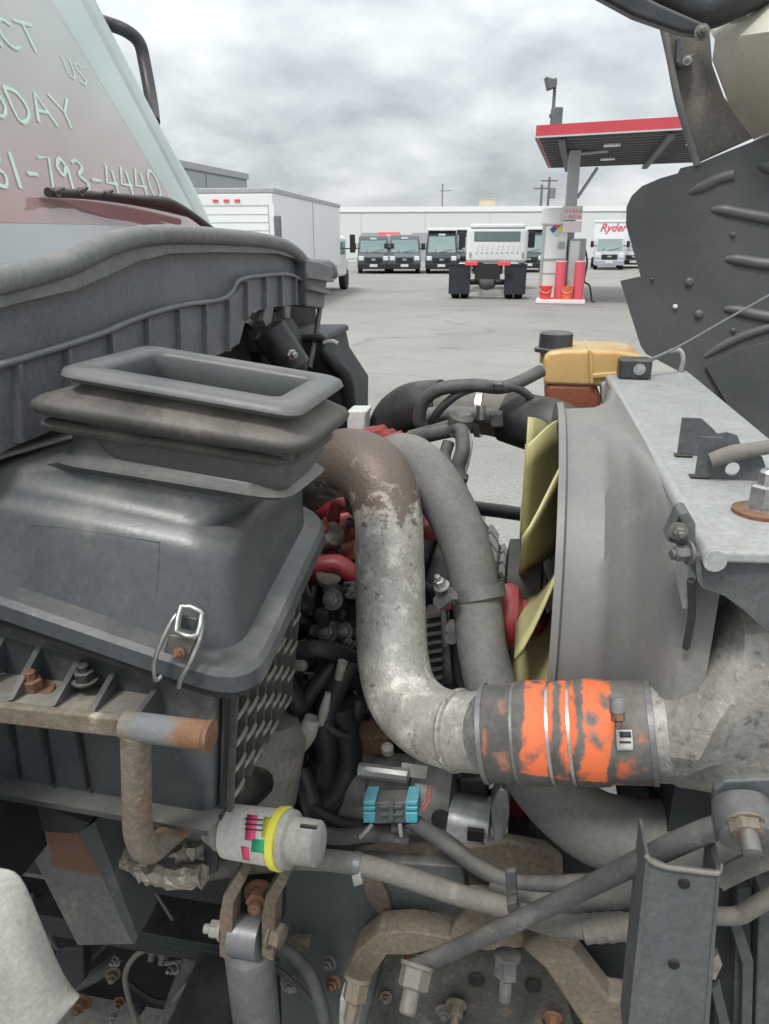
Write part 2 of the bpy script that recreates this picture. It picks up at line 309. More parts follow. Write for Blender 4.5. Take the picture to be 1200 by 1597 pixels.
# ------------------------------------------------------------------ object helpers
WL = {}
def wloc(p): return WL.get(p.name, Vector((0, 0, 0))) if p else Vector((0, 0, 0))
def tag(o, label=None, cat=None, group=None, kind=None):
    if label: o['label'] = label
    if cat: o['category'] = cat
    if group: o['group'] = group
    if kind: o['kind'] = kind
    return o
def empty(name, loc, parent=None, rz=0, **k):
    o = bpy.data.objects.new(name, None); COL.objects.link(o); loc = Vector(loc); o.empty_display_size = .1
    o.location = loc - wloc(parent); o.rotation_euler = (0, 0, rz); o.parent = parent; WL[o.name] = loc
    return tag(o, **k)
def mk(name, vs, fs, mat, parent=None, smooth=0, local=False, bevel=0, seg=2, label=None, solid=0, sub=0, **k):
    vs = [Vector(v) for v in vs]
    lo = Vector((min(v[i] for v in vs) for i in range(3))); hi = Vector((max(v[i] for v in vs) for i in range(3))); c = (lo + hi) / 2
    me = bpy.data.meshes.new(name); me.from_pydata([v - c for v in vs], [], fs)
    bm = bmesh.new(); bm.from_mesh(me); bmesh.ops.recalc_face_normals(bm, faces=bm.faces); bm.to_mesh(me); bm.free()
    if smooth:
        me.shade_smooth()
        if smooth < 180: me.set_sharp_from_angle(angle=R(smooth))
    me.materials.append(MATS[mat] if isinstance(mat, str) else mat)
    o = bpy.data.objects.new(name, me); COL.objects.link(o); o.parent = parent
    o.location = c if local else c - wloc(parent); WL[o.name] = c + (wloc(parent) if local else Vector((0, 0, 0)))
    if solid:
        s = o.modifiers.new('solid', 'SOLIDIFY'); s.thickness = solid; s.offset = 0
    if bevel:
        b = o.modifiers.new('bevel', 'BEVEL'); b.width = bevel; b.segments = seg; b.limit_method = 'ANGLE'; b.angle_limit = R(35)
        if not smooth: me.shade_smooth(); me.set_sharp_from_angle(angle=R(60))
        b.harden_normals = True
    if sub:
        b = o.modifiers.new('sub', 'SUBSURF'); b.levels = sub; b.render_levels = sub
    return tag(o, label=label, **k)
def boxv(x0, x1, y0, y1, z0, z1):
    vs = [(x, y, z) for z in (z0, z1) for y in (y0, y1) for x in (x0, x1)]
    return vs, [(0, 1, 3, 2), (4, 5, 7, 6), (0, 1, 5, 4), (2, 3, 7, 6), (0, 2, 6, 4), (1, 3, 7, 5)]
def box(name, x0, x1, y0, y1, z0, z1, mat, parent=None, bevel=0, **k):
    vs, fs = boxv(x0, x1, y0, y1, z0, z1); return mk(name, vs, fs, mat, parent, bevel=bevel, **k)
def join(*parts):
    V_, F_ = [], []
    for vs, fs in parts:
        o = len(V_); V_ += [Vector(v) for v in vs]; F_ += [tuple(i + o for i in f) for f in fs]
    return V_, F_
def spline(pts, res):
    if len(pts) < 3 or res <= 1: return [tuple(p) for p in pts]
    out = []; n = len(pts)
    for i in range(n - 1):
        p0, p1, p2, p3 = pts[max(i - 1, 0)], pts[i], pts[i + 1], pts[min(i + 2, n - 1)]
        for k in range(res):
            t = k / res
            out.append(tuple(.5 * ((2 * b) + (-a + c) * t + (2 * a - 5 * b + 4 * c - d) * t * t + (-a + 3 * b - 3 * c + d) * t ** 3) for a, b, c, d in zip(p0, p1, p2, p3)))
    out.append(tuple(pts[-1])); return out
def tubev(pts, r, n=14, res=6, caps=True, flat=1.0):
    rs = r if isinstance(r, (list, tuple)) else [r] * len(pts)
    q = spline([(*p, a) for p, a in zip([tuple(p) for p in pts], rs)], res)
    pos = [Vector(a[:3]) for a in q]; rad = [a[3] for a in q]; vs, fs = [], []
    tan = [(pos[min(i + 1, len(pos) - 1)] - pos[max(i - 1, 0)]).normalized() for i in range(len(pos))]
    nrm = tan[0].orthogonal().normalized()
    if abs(tan[0].z) < .9: nrm = (Vector((0, 0, 1)) - tan[0] * tan[0].z).normalized()
    for i, p in enumerate(pos):
        nrm = (nrm - tan[i] * nrm.dot(tan[i])).normalized(); bn = tan[i].cross(nrm)
        for k in range(n):
            a = 2 * math.pi * k / n; vs.append(p + nrm * math.cos(a) * rad[i] + bn * math.sin(a) * rad[i] * flat)
        if i:
            b0, b1 = (i - 1) * n, i * n
            fs += [(b0 + k, b0 + (k + 1) % n, b1 + (k + 1) % n, b1 + k) for k in range(n)]
    if caps: fs += [tuple(range(n)), tuple(range(len(vs) - n, len(vs)))]
    return vs, fs
def tube(name, pts, r, mat, parent, n=14, res=6, **k):
    fl = k.pop('flat', 1.0); vs, fs = tubev(pts, r, n, res, True, fl); k.setdefault('smooth', 50); return mk(name, vs, fs, mat, parent, **k)
def lathev(prof, org, ax, n=24):
    ax = Vector(ax).normalized(); a = ax.orthogonal().normalized()
    if abs(ax.z) < .9: a = (Vector((0, 0, 1)) - ax * ax.z).normalized()
    b = ax.cross(a); vs, fs = [], []
    for i, (s, r) in enumerate(prof):
        for k in range(n):
            t = 2 * math.pi * (k + .5) / n; vs.append(Vector(org) + ax * s + a * math.cos(t) * r + b * math.sin(t) * r)
        if i: b0, b1 = (i - 1) * n, i * n; fs += [(b0 + k, b0 + (k + 1) % n, b1 + (k + 1) % n, b1 + k) for k in range(n)]
    fs += [tuple(range(n)), tuple(range(len(vs) - n, len(vs)))]
    return vs, fs
def lathe(name, prof, org, ax, mat, parent, n=24, **k):
    vs, fs = lathev(prof, org, ax, n); k.setdefault('smooth', 35); return mk(name, vs, fs, mat, parent, **k)
def slabv(pts, th):
    pts = [Vector(p) for p in pts]; th = Vector(th); n = len(pts)
    return pts + [p + th for p in pts], [tuple(range(n)), tuple(range(n, 2 * n))] + [(i, (i + 1) % n, n + (i + 1) % n, n + i) for i in range(n)]
def slab(name, pts, th, mat, parent, **k):
    vs, fs = slabv(pts, th); return mk(name, vs, fs, mat, parent, **k)
def pslab(name, pxs, v, th, mat, parent, **k):      # outline at lateral distance v (one value, or one per point), th metres thick away from the viewer
    pts = [P(a[0], a[1], a[2] if len(a) > 2 else v) for a in pxs]
    return slab(name, pts, (0, th, 0), mat, parent, **k)
def rrect(c, rad, seg=5):
    out = []
    for i in range(4):
        p, a, b = Vector(c[i]), Vector(c[i - 1]), Vector(c[(i + 1) % 4])
        da, db = (a - p), (b - p); s = p + da.normalized() * min(rad, da.length * .49); e2 = p + db.normalized() * min(rad, db.length * .49)
        for k in range(seg + 1):
            t = k / seg; out.append(s * (1 - t) ** 2 + p * 2 * t * (1 - t) + e2 * t * t)
    return out
def loftv(rings, capa=True, capb=True):
    n = len(rings[0]); vs = [Vector(p) for r_ in rings for p in r_]; fs = []
    for i in range(1, len(rings)):
        b0, b1 = (i - 1) * n, i * n; fs += [(b0 + k, b0 + (k + 1) % n, b1 + (k + 1) % n, b1 + k) for k in range(n)]
    if capa: fs.append(tuple(range(n)))
    if capb: fs.append(tuple(range(len(vs) - n, len(vs))))
    return vs, fs
def loft(name, rings, mat, parent, capa=True, capb=True, **k):
    vs, fs = loftv(rings, capa, capb); k.setdefault('smooth', 40); return mk(name, vs, fs, mat, parent, **k)
def boltv(pos, ax, r, h, washer=1.5, stud=.6):
    parts = [lathev([(0, r * washer), (h * .18, r * washer), (h * .22, r * 1.0)], pos, ax, 16), lathev([(h * .2, r), (h, r), (h * 1.08, r * .8)], pos, ax, 6)]
    if stud: parts.append(lathev([(h, r * .55), (h * (1 + stud), r * .55), (h * (1.1 + stud), r * .4)], pos, ax, 12))
    return join(*parts)
def bolt(name, pos, ax, r, h, mat, parent, washer=1.5, stud=.6, **k):
    vs, fs = boltv(pos, ax, r, h, washer, stud); k.setdefault('smooth', 30); return mk(name, vs, fs, mat, parent, **k)
def copy_tree(o, parent=None):
    c = o.copy(); COL.objects.link(c); c.parent = parent
    for ch in o.children: copy_tree(ch, c)
    return c
def text_mesh(name, body, size, ext, mat, parent, loc, rot, shear=0, bold=0):
    cu = bpy.data.curves.new(name + '_curve', 'FONT'); cu.body = body; cu.size = size; cu.extrude = ext; cu.shear = shear; cu.offset = bold
    cu.align_x = 'CENTER'; cu.align_y = 'CENTER'; cu.resolution_u = 3
    t = bpy.data.objects.new(name + '_curve', cu); COL.objects.link(t); dg = bpy.context.evaluated_depsgraph_get()
    me = bpy.data.meshes.new_from_object(t.evaluated_get(dg)); bpy.data.objects.remove(t)
    me.materials.clear(); me.materials.append(MATS[mat]); me.name = name
    o = bpy.data.objects.new(name, me); COL.objects.link(o); o.parent = parent; o.location = loc; o.rotation_euler = rot; return o
# ------------------------------------------------------------------ setting
mk('ground', [(-700, -300, 0), (700, -300, 0), (700, 1500, 0), (-700, 1500, 0)], [(0, 1, 2, 3)], 'lot_asphalt', kind='structure')

def at(px, dist, py=440):    # ground point straight under photo pixel px, py at a given distance
    d = ray(px, py); d = Vector((d.x, d.y, 0)).normalized(); return d * dist
def hz(px, py, dist):        # height of a pixel seen at a ground distance
    d = ray(px, py); return CAMZ + d.z / math.hypot(d.x, d.y) * dist
def gd(px, py): p = G(px, py); return math.hypot(p.x, p.y)
L = dict(local=True)

# ---- far warehouse
D = 78; a0, a1 = at(330, D), at(1330, D + 4); dirv = (a1 - a0).normalized()
wh = empty('warehouse', a0, rz=math.atan2(dirv.y, dirv.x), label='long low white warehouse behind the parked vans', cat='building')
wlen = (a1 - a0).length; hh = hz(700, 325, D)
box('wall', 0, wlen, 0, 30, 0, hh - .45, 'wall_white', wh, **L)
box('parapet', -.1, wlen + .1, -.12, 30, hh - .446, hh, 'wall_band', wh, **L)
x = 3.0
while x < wlen - 2:
    box('wall_panel', x, x + 5.9, -.05, .02, .3, hh - .6, 'wall_white', wh, **L); x += 6.0
def wx(px): return (at(px, D) - a0).length
for px0, px1 in ((566, 604), (640, 668)):
    box('loading_door', wx(px0), wx(px1), -.09, -.045, 0, 2.6, 'trim_grey', wh, **L)
ru = empty('rooftop_unit', at(760, D + 6, 315) + V((0, 0, hh)), rz=YAW, label='beige boxy unit on the warehouse roof', cat='roof unit')
box('casing', -.75, .75, -.7, .7, 0, 1.05, 'roof_beige', ru, bevel=.04, **L); box('grille', -.5, .5, -.72, -.69, .2, .8, 'roof_beige', ru, **L); box('lid', -.8, .8, -.75, .75, 1.05, 1.12, 'roof_beige', ru, **L)
vt = empty('rooftop_vent', at(690, D + 6, 315) + V((0, 0, hh)), rz=YAW, label='small dark vent with thin antenna mast on the warehouse roof', cat='roof vent')
box('base', -.6, .6, -.4, .4, 0, .25, 'pole_grey', vt, **L); tube('mast', [(0, 0, .2), (0, 0, 2.6)], .07, 'pole_grey', vt, n=6, res=1, **L); box('crossbar', -.3, .9, -.03, .03, 1.9, 1.98, 'pole_grey', vt, **L)
box('roof_hatch', *sum([[a - b, a + b] for a, b in zip((*at(596, D + 8).xy, hh + .12), (2.0, .5, .12))], []), 'pole_grey', label='low dark hatch on the left end of the warehouse roof', cat='roof hatch')

# ---- grey hall behind the box truck
hl = empty('grey_hall', at(385, 46, 280), rz=YAW + R(38), label='flat grey hall rising behind the white box truck', cat='building')
ht = hz(385, 271, 46); _d = ray(240, 242); _dl = (ht - CAMZ) / (_d.z / math.hypot(_d.x, _d.y)); _v = at(385, 46, 280) - at(240, _dl, 242); hl.rotation_euler.z = math.atan2(_v.y, _v.x)
box('wall', -30, 0, 0, 20, 0, ht - .3, 'wall_grey', hl, **L); box('roof_edge', -30.1, .1, -.1, 20, ht - .297, ht, 'trim_grey', hl, **L)
for k in range(6): box('wall_panel', -5 * k - 4.9, -5 * k - .1, -.05, .02, .2, ht - .4, 'wall_grey', hl, **L)

# ---- wheels for the background vehicles
def wheel(parent, x, y, r, w_, rim='trim_grey', name='wheel'):
    wv = empty(name, (x, y, r), None); wv.parent = parent; wv.location = (x, y, r)
    lathe('tyre', [(-w_ / 2, r * .62), (-w_ / 2, r * .93), (-w_ * .38, r), (w_ * .38, r), (w_ / 2, r * .93), (w_ / 2, r * .62)], (0, 0, 0), (1, 0, 0), 'tyre', wv, n=28, **L)
    lathe('rim', [(-w_ * .42, r * .60), (-w_ * .36, r * .2), (w_ * .36, r * .2), (w_ * .42, r * .60)], (0, 0, 0), (1, 0, 0), rim, wv, n=16, **L)
    return wv

# ---- parked vans, nose to the camera
def extrude_profile(prof, hw, taper=0):
    pts = []
    for s in (-1, 1):
        for (y, z) in prof:
            pts.append(V((s * (hw - taper * max(0, z - 1.1)), y, z)))
    n = len(prof); return pts, [tuple(range(n)), tuple(range(n, 2 * n))] + [(i, (i + 1) % n, n + (i + 1) % n, n + i) for i in range(n)]
def quad_on(prof_a, prof_b, hw_a, hw_b, off):   # panel lying on the sloped front between two profile points
    (ya, za), (yb, zb) = prof_a, prof_b; n = V((0, -(zb - za), (yb - ya))).normalized() * off
    p = [V((-hw_a, ya, za)), V((hw_a, ya, za)), V((hw_b, yb, zb)), V((-hw_b, yb, zb))]
    return [q + n for q in p], n * -.8
def nose(t, body, prof, hw, ws, dark=True):
    vs, fs = extrude_profile(prof, hw, .07); mk('body', vs, fs, body, t, bevel=.07, seg=3, **L)
    q, n = quad_on(*ws, hw * .86, hw * .80, .025); slab('windscreen', q, n, 'car_glass', t, **L)
    box('bumper', -hw * .98, hw * .98, -.10, .2, .28, .62, 'black_trim' if dark else 'van_silver', t, bevel=.05, **L)
    box('grille', -hw * .52, hw * .52, -.045, .1, .66, .98, 'black_trim', t, bevel=.03, **L)
    box('badge', -.13, .13, -.065, -.04, .80, .90, 'trim_grey', t, bevel=.02, **L)
    box('licence_plate', -.24, .24, -.125, -.095, .42, .58, 'label_white', t, **L)
    for s in (-1, 1):
        box('headlight', s * hw * .76 - .17, s * hw * .76 + .17, -.03, .3, .78, 1.06, 'lamp_clear', t, bevel=.05, **L)
        box('mirror', s * (hw + .19) - .11, s * (hw + .19) + .11, 1.05, 1.2, 1.42, 1.83, 'black_trim', t, bevel=.04, **L)
        box('mirror_arm', min(s * (hw - .12), s * (hw + .10)), max(s * (hw - .12), s * (hw + .10)), 1.1, 1.14, 1.50, 1.55, 'black_trim', t, **L)
        wheel(t, s * (hw - .14), .95, .36, .24)
    for s in (-1, 1):
        tube('wiper', [q[0].lerp(q[1], .35 + .1 * s) + V((0, -.02, .02)), q[0].lerp(q[1], .6 + .3 * s) + V((0, .10, .18))], .012, 'black_trim', t, n=5, res=1, **L)
VP = [(0, .32), (-.02, .80), (.06, 1.02), (.85, 1.26), (1.62, 2.02), (1.95, 2.28), (2.5, 2.36), (5.6, 2.36), (5.6, .32)]
def van(px, py, body, label, hscale=1.0, roof=None, rz=0, dist=None):
    d = dist or gd(px, py)
    t = empty('parked_van', at(px, d), rz=math.atan2(-at(px, d).x, at(px, d).y) + rz, label=label, cat='van', group='vans parked along the warehouse')
    prof = [(y, z * (hscale if z > 1.3 else 1)) for y, z in VP]
    nose(t, body, prof, 1.02, (prof[3], prof[4]), True)
    box('header_sign', -.22, .22, 1.66, 1.78, prof[4][1] + .06, prof[4][1] + .18, 'lamp_clear', t, bevel=.02, **L)
    if roof: box('roof_cap', -.96, .96, 1.75, 5.5, prof[6][1] - .02, prof[6][1] + .16, roof, t, bevel=.05, **L)
    t.scale = (.92, .92, .92)
    for s in (-1, 1):
        wheel(t, s * .88, 4.6, .36, .24)
        box('side_window', s * 1.0 - .02, s * 1.0 + .02, 1.6, 2.4, 1.35, 1.85, 'car_glass', t, **L)
    return t
van(583, 427, 'van_dark', 'dark van at the left end of the parked row', .98)
van(631, 427, 'van_blue', 'dark van with a red vehicle edge showing between it and its left neighbour', 1.0)
van(688, 427, 'van_black', 'tallest dark van, with a pale roof cap, left of the white cab chassis', 1.10, roof='truck_white')
van(730, 427, 'van_dark', 'dark van mostly hidden behind the left side of the white cab chassis', 1.14, roof='truck_white', dist=gd(730, 427) + 4)
van(823, 427, 'van_dark', 'dark van mostly hidden between white cab chassis and fuel island', 1.14, roof='truck_white', dist=gd(823, 427) + 2)
van(607, 424, 'van_red', 'red van peeking out from behind the two leftmost dark vans', 1.14, dist=gd(607, 424) + 9)
van(984, 421, 'van_silver', 'silver van half hidden behind the raised hood liner', .85, dist=gd(984, 421) + 3)

# ---- box truck with lettering on the box front, nose to the camera
d = gd(947, 421); t = empty('delivery_truck', at(947, d), rz=math.atan2(-at(947, d).x, at(947, d).y) + R(2), label='white box truck with red script lettering above its silver cab', cat='truck')
prof = [(0, .32), (-.02, .80), (.06, 1.0), (.85, 1.2), (1.5, 1.93), (1.8, 2.0), (2.3, 2.0), (2.3, .32)]
nose(t, 'van_silver', prof, .98, (prof[3], prof[4]), False)
box('cargo_box', -1.12, 1.12, 1.75, 6.2, 1.0, 3.12, 'box_white', t, bevel=.05, **L)
box('box_lip', -1.14, 1.14, 1.70, 1.86, 3.0, 3.16, 'truck_white', t, bevel=.03, **L)
text_mesh('lettering', 'Ryder', .70, .006, 'print_red', t, (.10, 1.735, 2.66), (math.pi / 2, 0, 0), shear=.35, bold=.012)
for s in (-1, 1): wheel(t, s * .9, 5.0, .37, .4)

# ---- white box truck on the left, rear doors towards us
n0 = at(428, 20.0, 330); f0 = at(531, 28.2, 380); dv = (f0 - n0); th_ = math.atan2(dv.y, dv.x) - math.pi / 2; ln = dv.length
bt = empty('box_truck', n0, rz=th_, label='large white box truck with roll-up rear door, left of the vans', cat='truck')
zt = hz(425, 294, 20.0)
box('cargo_box', -2.35, 0, 0, ln, .95, zt, 'box_white', bt, bevel=.03, **L)
box('top_rail', -2.38, .03, -.03, ln + .02, zt - .10, zt + .02, 'trim_grey', bt, bevel=.02, **L)
for k in range(8):
    z0 = 1.05 + k * (zt - 1.45) / 8; box('door_panel', -2.2, -.15, -.04, .02, z0, z0 + (zt - 1.45) / 8 - .018, 'door_white', bt, **L)
box('door_header', -2.33, -.02, -.035, .02, zt - .38, zt - .12, 'truck_white', bt, bevel=.01, **L)
for k in (-1, 0, 1): box('marker_lamp', -1.2 + k * .28 - .07, -1.2 + k * .28 + .07, -.06, -.03, zt - .30, zt - .24, 'lamp_red', bt, **L)
box('corner_post', -.12, .012, -.05, .10, .95, zt - .38, 'truck_white', bt, **L)
box('rear_lamp_strip', .0, .16, -.10, .06, 1.55, zt - .62, 'pole_grey', bt, bevel=.03, **L)
box('seam', .003, .012, ln * .5, ln * .5 + .04, 1.0, zt - .12, 'trim_grey', bt, **L)
box('cab', -2.15, -.12, ln + .03, ln + 1.9, .5, 1.95, 'truck_white', bt, bevel=.15, seg=4, **L)
box('hood', -2.05, -.2, ln + 1.6, ln + 2.8, .5, 1.25, 'truck_white', bt, bevel=.2, seg=4, **L)
box('side_window', -.125, -.10, ln + .5, ln + 1.4, 1.3, 1.75, 'car_glass', bt, **L)
box('mirror', .10, .30, ln + 1.3, ln + 1.42, 1.35, 2.0, 'black_trim', bt, bevel=.03, **L)
tube('mirror_arm', [(-.13, ln + 1.36, 1.5), (.12, ln + 1.36, 1.5)], .02, 'black_trim', bt, n=6, res=1, **L)
for yy in (ln + 2.0, 1.9):
    for xx in (-2.0, -.28): wheel(bt, xx, yy, .40, .26, 'truck_white')
box('rear_bumper', -2.3, -.05, -.25, .05, .5, .66, 'pole_grey', bt, **L)
tube('chassis_rail', [(-.7, 0, .8), (-.7, ln + 1, .8)], .1, 'black_trim', bt, n=4, res=1, **L)
tube('chassis_rail', [(-1.6, 0, .8), (-1.6, ln + 1, .8)], .1, 'black_trim', bt, n=4, res=1, **L)

# ---- white cab chassis seen from behind
d = gd(760, 465); ws = d / 24.0
ct = empty('cab_chassis_truck', at(760, d), rz=math.atan2(-at(760, d).x, at(760, d).y), label='white cab chassis truck with bare frame and black mud flaps, rear view', cat='truck')
yb = 4.4; sc2 = (d + yb) / F / math.cos(PITCH) * 1.0
ztop = hz(776, 349, d + yb); zbot = hz(776, 399, d + yb)
xc = .30; hw = 1.14
cb = empty('cab', (0, 0, 0)); cb.parent = ct; cb.location = (0, 0, 0)
box('cab_shell', xc - hw, xc + hw, yb, yb + 2.0, zbot - .25, ztop - .12, 'truck_white', cb, bevel=.14, seg=4, **L)
box('roof_cap', xc - hw + .12, xc + hw - .12, yb - .02, yb + 1.9, ztop - .16, ztop, 'truck_white', cb, bevel=.06, **L)
box('rear_window', xc - .86, xc + .86, yb - .02, yb + .03, ztop - .62, ztop - .26, 'car_glass', cb, bevel=.05, **L)
for k in range(9): box('back_rib', xc - .80 + k * .19, xc - .80 + k * .19 + .09, yb - .022, yb + .02, zbot + .1, ztop - .72, 'truck_white', cb, bevel=.015, **L)
for s in (-1, 1): box('grab_handle', xc + s * .98 - .04, xc + s * .98 + .04, yb - .05, yb - .01, ztop - 1.15, ztop - 1.0, 'trim_grey', cb, **L)
for s in (-1, 1):
    xo = s * (hw + .22) + xc
    box('mirror', xo - .13, xo + .13, yb + 1.7, yb + 1.8, ztop - .85, ztop - .25, 'black_trim', cb, bevel=.03, **L)
    tube('mirror_arm', [(xc + s * (hw - .1), yb + 1.75, ztop - .4), (xo, yb + 1.75, ztop - .4)], .025, 'black_trim', cb, n=6, res=1, **L)
for s in (-1, 1):
    box('frame_rail', s * .43 - .04, s * .43 + .04, -.7, yb + 2, .78, 1.03, 'black_trim', ct, **L)
for y_ in (-.68, .9, 2.4, 3.9): box('crossmember', -.43, .43, y_, y_ + .10, .82, .98, 'black_trim', ct, **L)
box('rear_plate', -.40, .40, -.74, -.70, .62, 1.02, 'black_trim', ct, **L)
box('air_tank', -.38, .38, 1.5, 1.8, .55, .80, 'black_trim', ct, bevel=.1, **L)
lathe('differential', [(-.30, .05), (-.22, .2), (0, .26), (.22, .2), (.30, .05)], (0, .1, .50), (1, 0, 0), 'pole_grey', ct, n=16, **L)
tube('rear_axle', [(-.9, .1, .5), (.9, .1, .5)], .09, 'black_trim', ct, n=10, res=1, **L)
for s in (-1, 1):
    for o in (.72, 1.02): wheel(ct, s * o, .1, .50, .27)
    wheel(ct, s * 1.02 + .0, yb + 2.3, .50, .28)
    slab('mud_flap', [V((s * .88 - .34, -.52, .16)), V((s * .88 + .34, -.52, .16)), V((s * .88 + .34, -.50, 1.03)), V((s * .88 - .34, -.50, 1.03))], (0, .015, 0), 'flap', ct, **L)
    box('flap_hanger', min(s * .42, s * 1.24), max(s * .42, s * 1.24), -.52, -.47, 1.03, 1.08, 'black_trim', ct, **L)
for x_ in (-.52, .50): box('tail_light', x_ - .20, x_ + .20, -.78, -.72, 1.03, 1.16, 'lamp_red', ct, bevel=.02, **L)
box('fuel_tank', .6, 1.15, 2.2, 3.7, .5, 1.05, 'trim_grey', ct, bevel=.15, seg=4, **L)
box('step_box', -1.1, -.6, 3.2, 4.2, .45, 1.0, 'truck_white', ct, bevel=.06, **L)

# ---- fuel island
def to_local(px, d, o): return (at(px, d) - o)
d = gd(878, 474); fo = at(878, d); frz = math.atan2(-fo.x, fo.y); k49 = d / F * 1.0 / math.cos(R(16))      # metres per photo pixel here
_fn = fo.normalized(); _fr = V((math.cos(frz), math.sin(frz), 0))
def fx(px, py=450): return (PN(px, py, fo + _fn * .6, _fn) - fo).dot(_fr)
def fz(py): return max(0, hz(878, py, d))
isl = empty('fuel_island_kerb', fo, rz=frz, label='low pale concrete kerb under the fuel cabinet and bollards', cat='kerb')
box('slab', fx(838), fx(914), -.12, 3.2, 0, .12, 'island_white', isl, bevel=.03, **L)
box('painted_edge', fx(838) + .02, fx(914) - .02, -.128, -.10, .02, .10, 'sign_pink', isl, **L)
cabn = empty('fuel_cabinet', fo, rz=frz, label='tall white fuel cabinet with hazard diamond', cat='cabinet')
box('body', fx(842), fx(879), .75, 1.75, .12, fz(350), 'cabinet_white', cabn, bevel=.03, **L)
box('hood_cap', fx(845, 335), fx(884, 335), .70, 1.8, fz(350), fz(322), 'cabinet_white', cabn, bevel=.05, **L)
box('side_frame', fx(840), fx(844), .70, .78, .12, fz(347), 'dispenser_grey', cabn, **L)
box('shelf', fx(841), fx(880), .715, .77, fz(405) - .02, fz(405) + .02, 'dispenser_grey', cabn, **L)
box('door_gap', fx(845), fx(878), .735, .765, fz(428) - .015, fz(428) + .015, 'dispenser_grey', cabn, **L)
hd = empty('hazard_diamond', (0, 0, 0)); hd.parent = cabn; hd.location = (fx(869, 357), .725, fz(357)); q = .105
for (nm, dx, dz) in (('diamond_red', 0, q), ('diamond_blue', -q, 0), ('diamond_yellow', q, 0), ('diamond_white', 0, -q)):
    mm = {'diamond_red': 'print_red', 'diamond_blue': 'print_blue', 'diamond_yellow': 'label_yellow', 'diamond_white': 'label_white'}[nm]; g_ = q * .96
    slab(nm, [V((dx - g_, 0, dz)), V((dx, 0, dz - g_)), V((dx + g_, 0, dz)), V((dx, 0, dz + g_))], (0, .012, 0), mm, hd, **L)
dsp = empty('fuel_dispenser', fo, rz=frz, label='grey fuel dispenser standing between the red bollards', cat='dispenser')
box('body', fx(882), fx(903), .85, 1.5, .12, fz(372), 'dispenser_grey', dsp, bevel=.03, **L)
box('front_panel', fx(884), fx(899), .825, .855, .2, fz(376), 'cabinet_white', dsp, bevel=.01, **L)
box('meter_window', fx(866), fx(876), .71, .73, fz(388), fz(377), 'dispenser_grey', dsp, **L)
box('nozzle_boot', fx(902), fx(909), .9, 1.2, fz(412), fz(372), 'trim_grey', dsp, bevel=.03, **L)
tube('hose', [(fx(907), 1.0, fz(385)), (fx(913), 1.0, fz(410)), (fx(911), .95, fz(440)), (fx(920), .9, fz(448)), (fx(926), .85, .03), (fx(930), .8, .03)], .028, 'black_trim', dsp, n=8, res=5, **L)
sg = empty('warning_sign', fo, rz=frz, label='white sign with red lettering hung on the canopy column', cat='sign')
box('board', fx(877, 330), fx(909, 330), .60, .63, fz(342), fz(320), 'label_white', sg, **L)
box('lower_board', fx(878, 350), fx(908, 350), .60, .63, fz(362), fz(344), 'sign_pink', sg, **L)
box('bracket', fx(891, 340), fx(895, 340), .63, .90, fz(350), fz(325), 'pole_grey', sg, **L)
for (r_, py, xs) in ((0, 327.5, (879, 883, 887, 891, 894, 898, 902, 905)), (1, 337, (880, 887, 890, 893, 897, 901, 904))):
    for i, xx in enumerate(xs):       # two rows of red characters, too blurred in the photograph to read
        h_ = .05; box('character', fx(xx, 332) + .01, fx(xx, 332) + .05, .592, .60, fz(py) - h_, fz(py) + h_ * (1 if i % 3 else .6), 'print_pink', sg, **L)
def bollard(px, label, y_):
    b_ = empty('bollard', fo, rz=frz, label=label, cat='bollard', group='red bollards at the fuel island')
    lathe('post', [(.12, .155), (fz(410), .155), (fz(407), .13), (fz(405.5), .06)], (fx(px), y_, 0), (0, 0, 1), 'bollard_red', b_, n=20, **L)
    lathe('base_plate', [(.12, .24), (.15, .24)], (fx(px), y_, 0), (0, 0, 1), 'bollard_red', b_, n=20, **L)
    lathe('band', [(fz(409), .16), (fz(407), .16)], (fx(px), y_, 0), (0, 0, 1), 'sign_pink', b_, n=20, **L)
bollard(873, 'red bollard in front of the fuel cabinet', .35)
bollard(902, 'red bollard in front of the grey dispenser, right side', .35)
def bucket(px, mat, label, w_):
    b_ = empty('bucket', fo, rz=frz, label=label, cat='bucket'); x_, y_ = fx(px), .22
    lathe('pail', [(.12, w_ * .8), (.45, w_), (.47, w_ * 1.05), (.49, w_ * 1.05), (.49, w_ * .94), (.2, w_ * .78)], (x_, y_, 0), (0, 0, 1), mat, b_, n=20, **L)
    tube('handle', [(x_ - w_, y_, .46), (x_ - w_ * .7, y_ - w_ * .75, .36), (x_, y_ - w_ * 1.04, .30), (x_ + w_ * .7, y_ - w_ * .75, .36), (x_ + w_, y_, .46)], .012, 'trim_grey', b_, n=6, **L)
bucket(852, 'cone_red', 'red bucket at the foot of the white fuel cabinet', .19)
bucket(885, 'cone_orange', 'orange bucket between the two red bollards', .17)

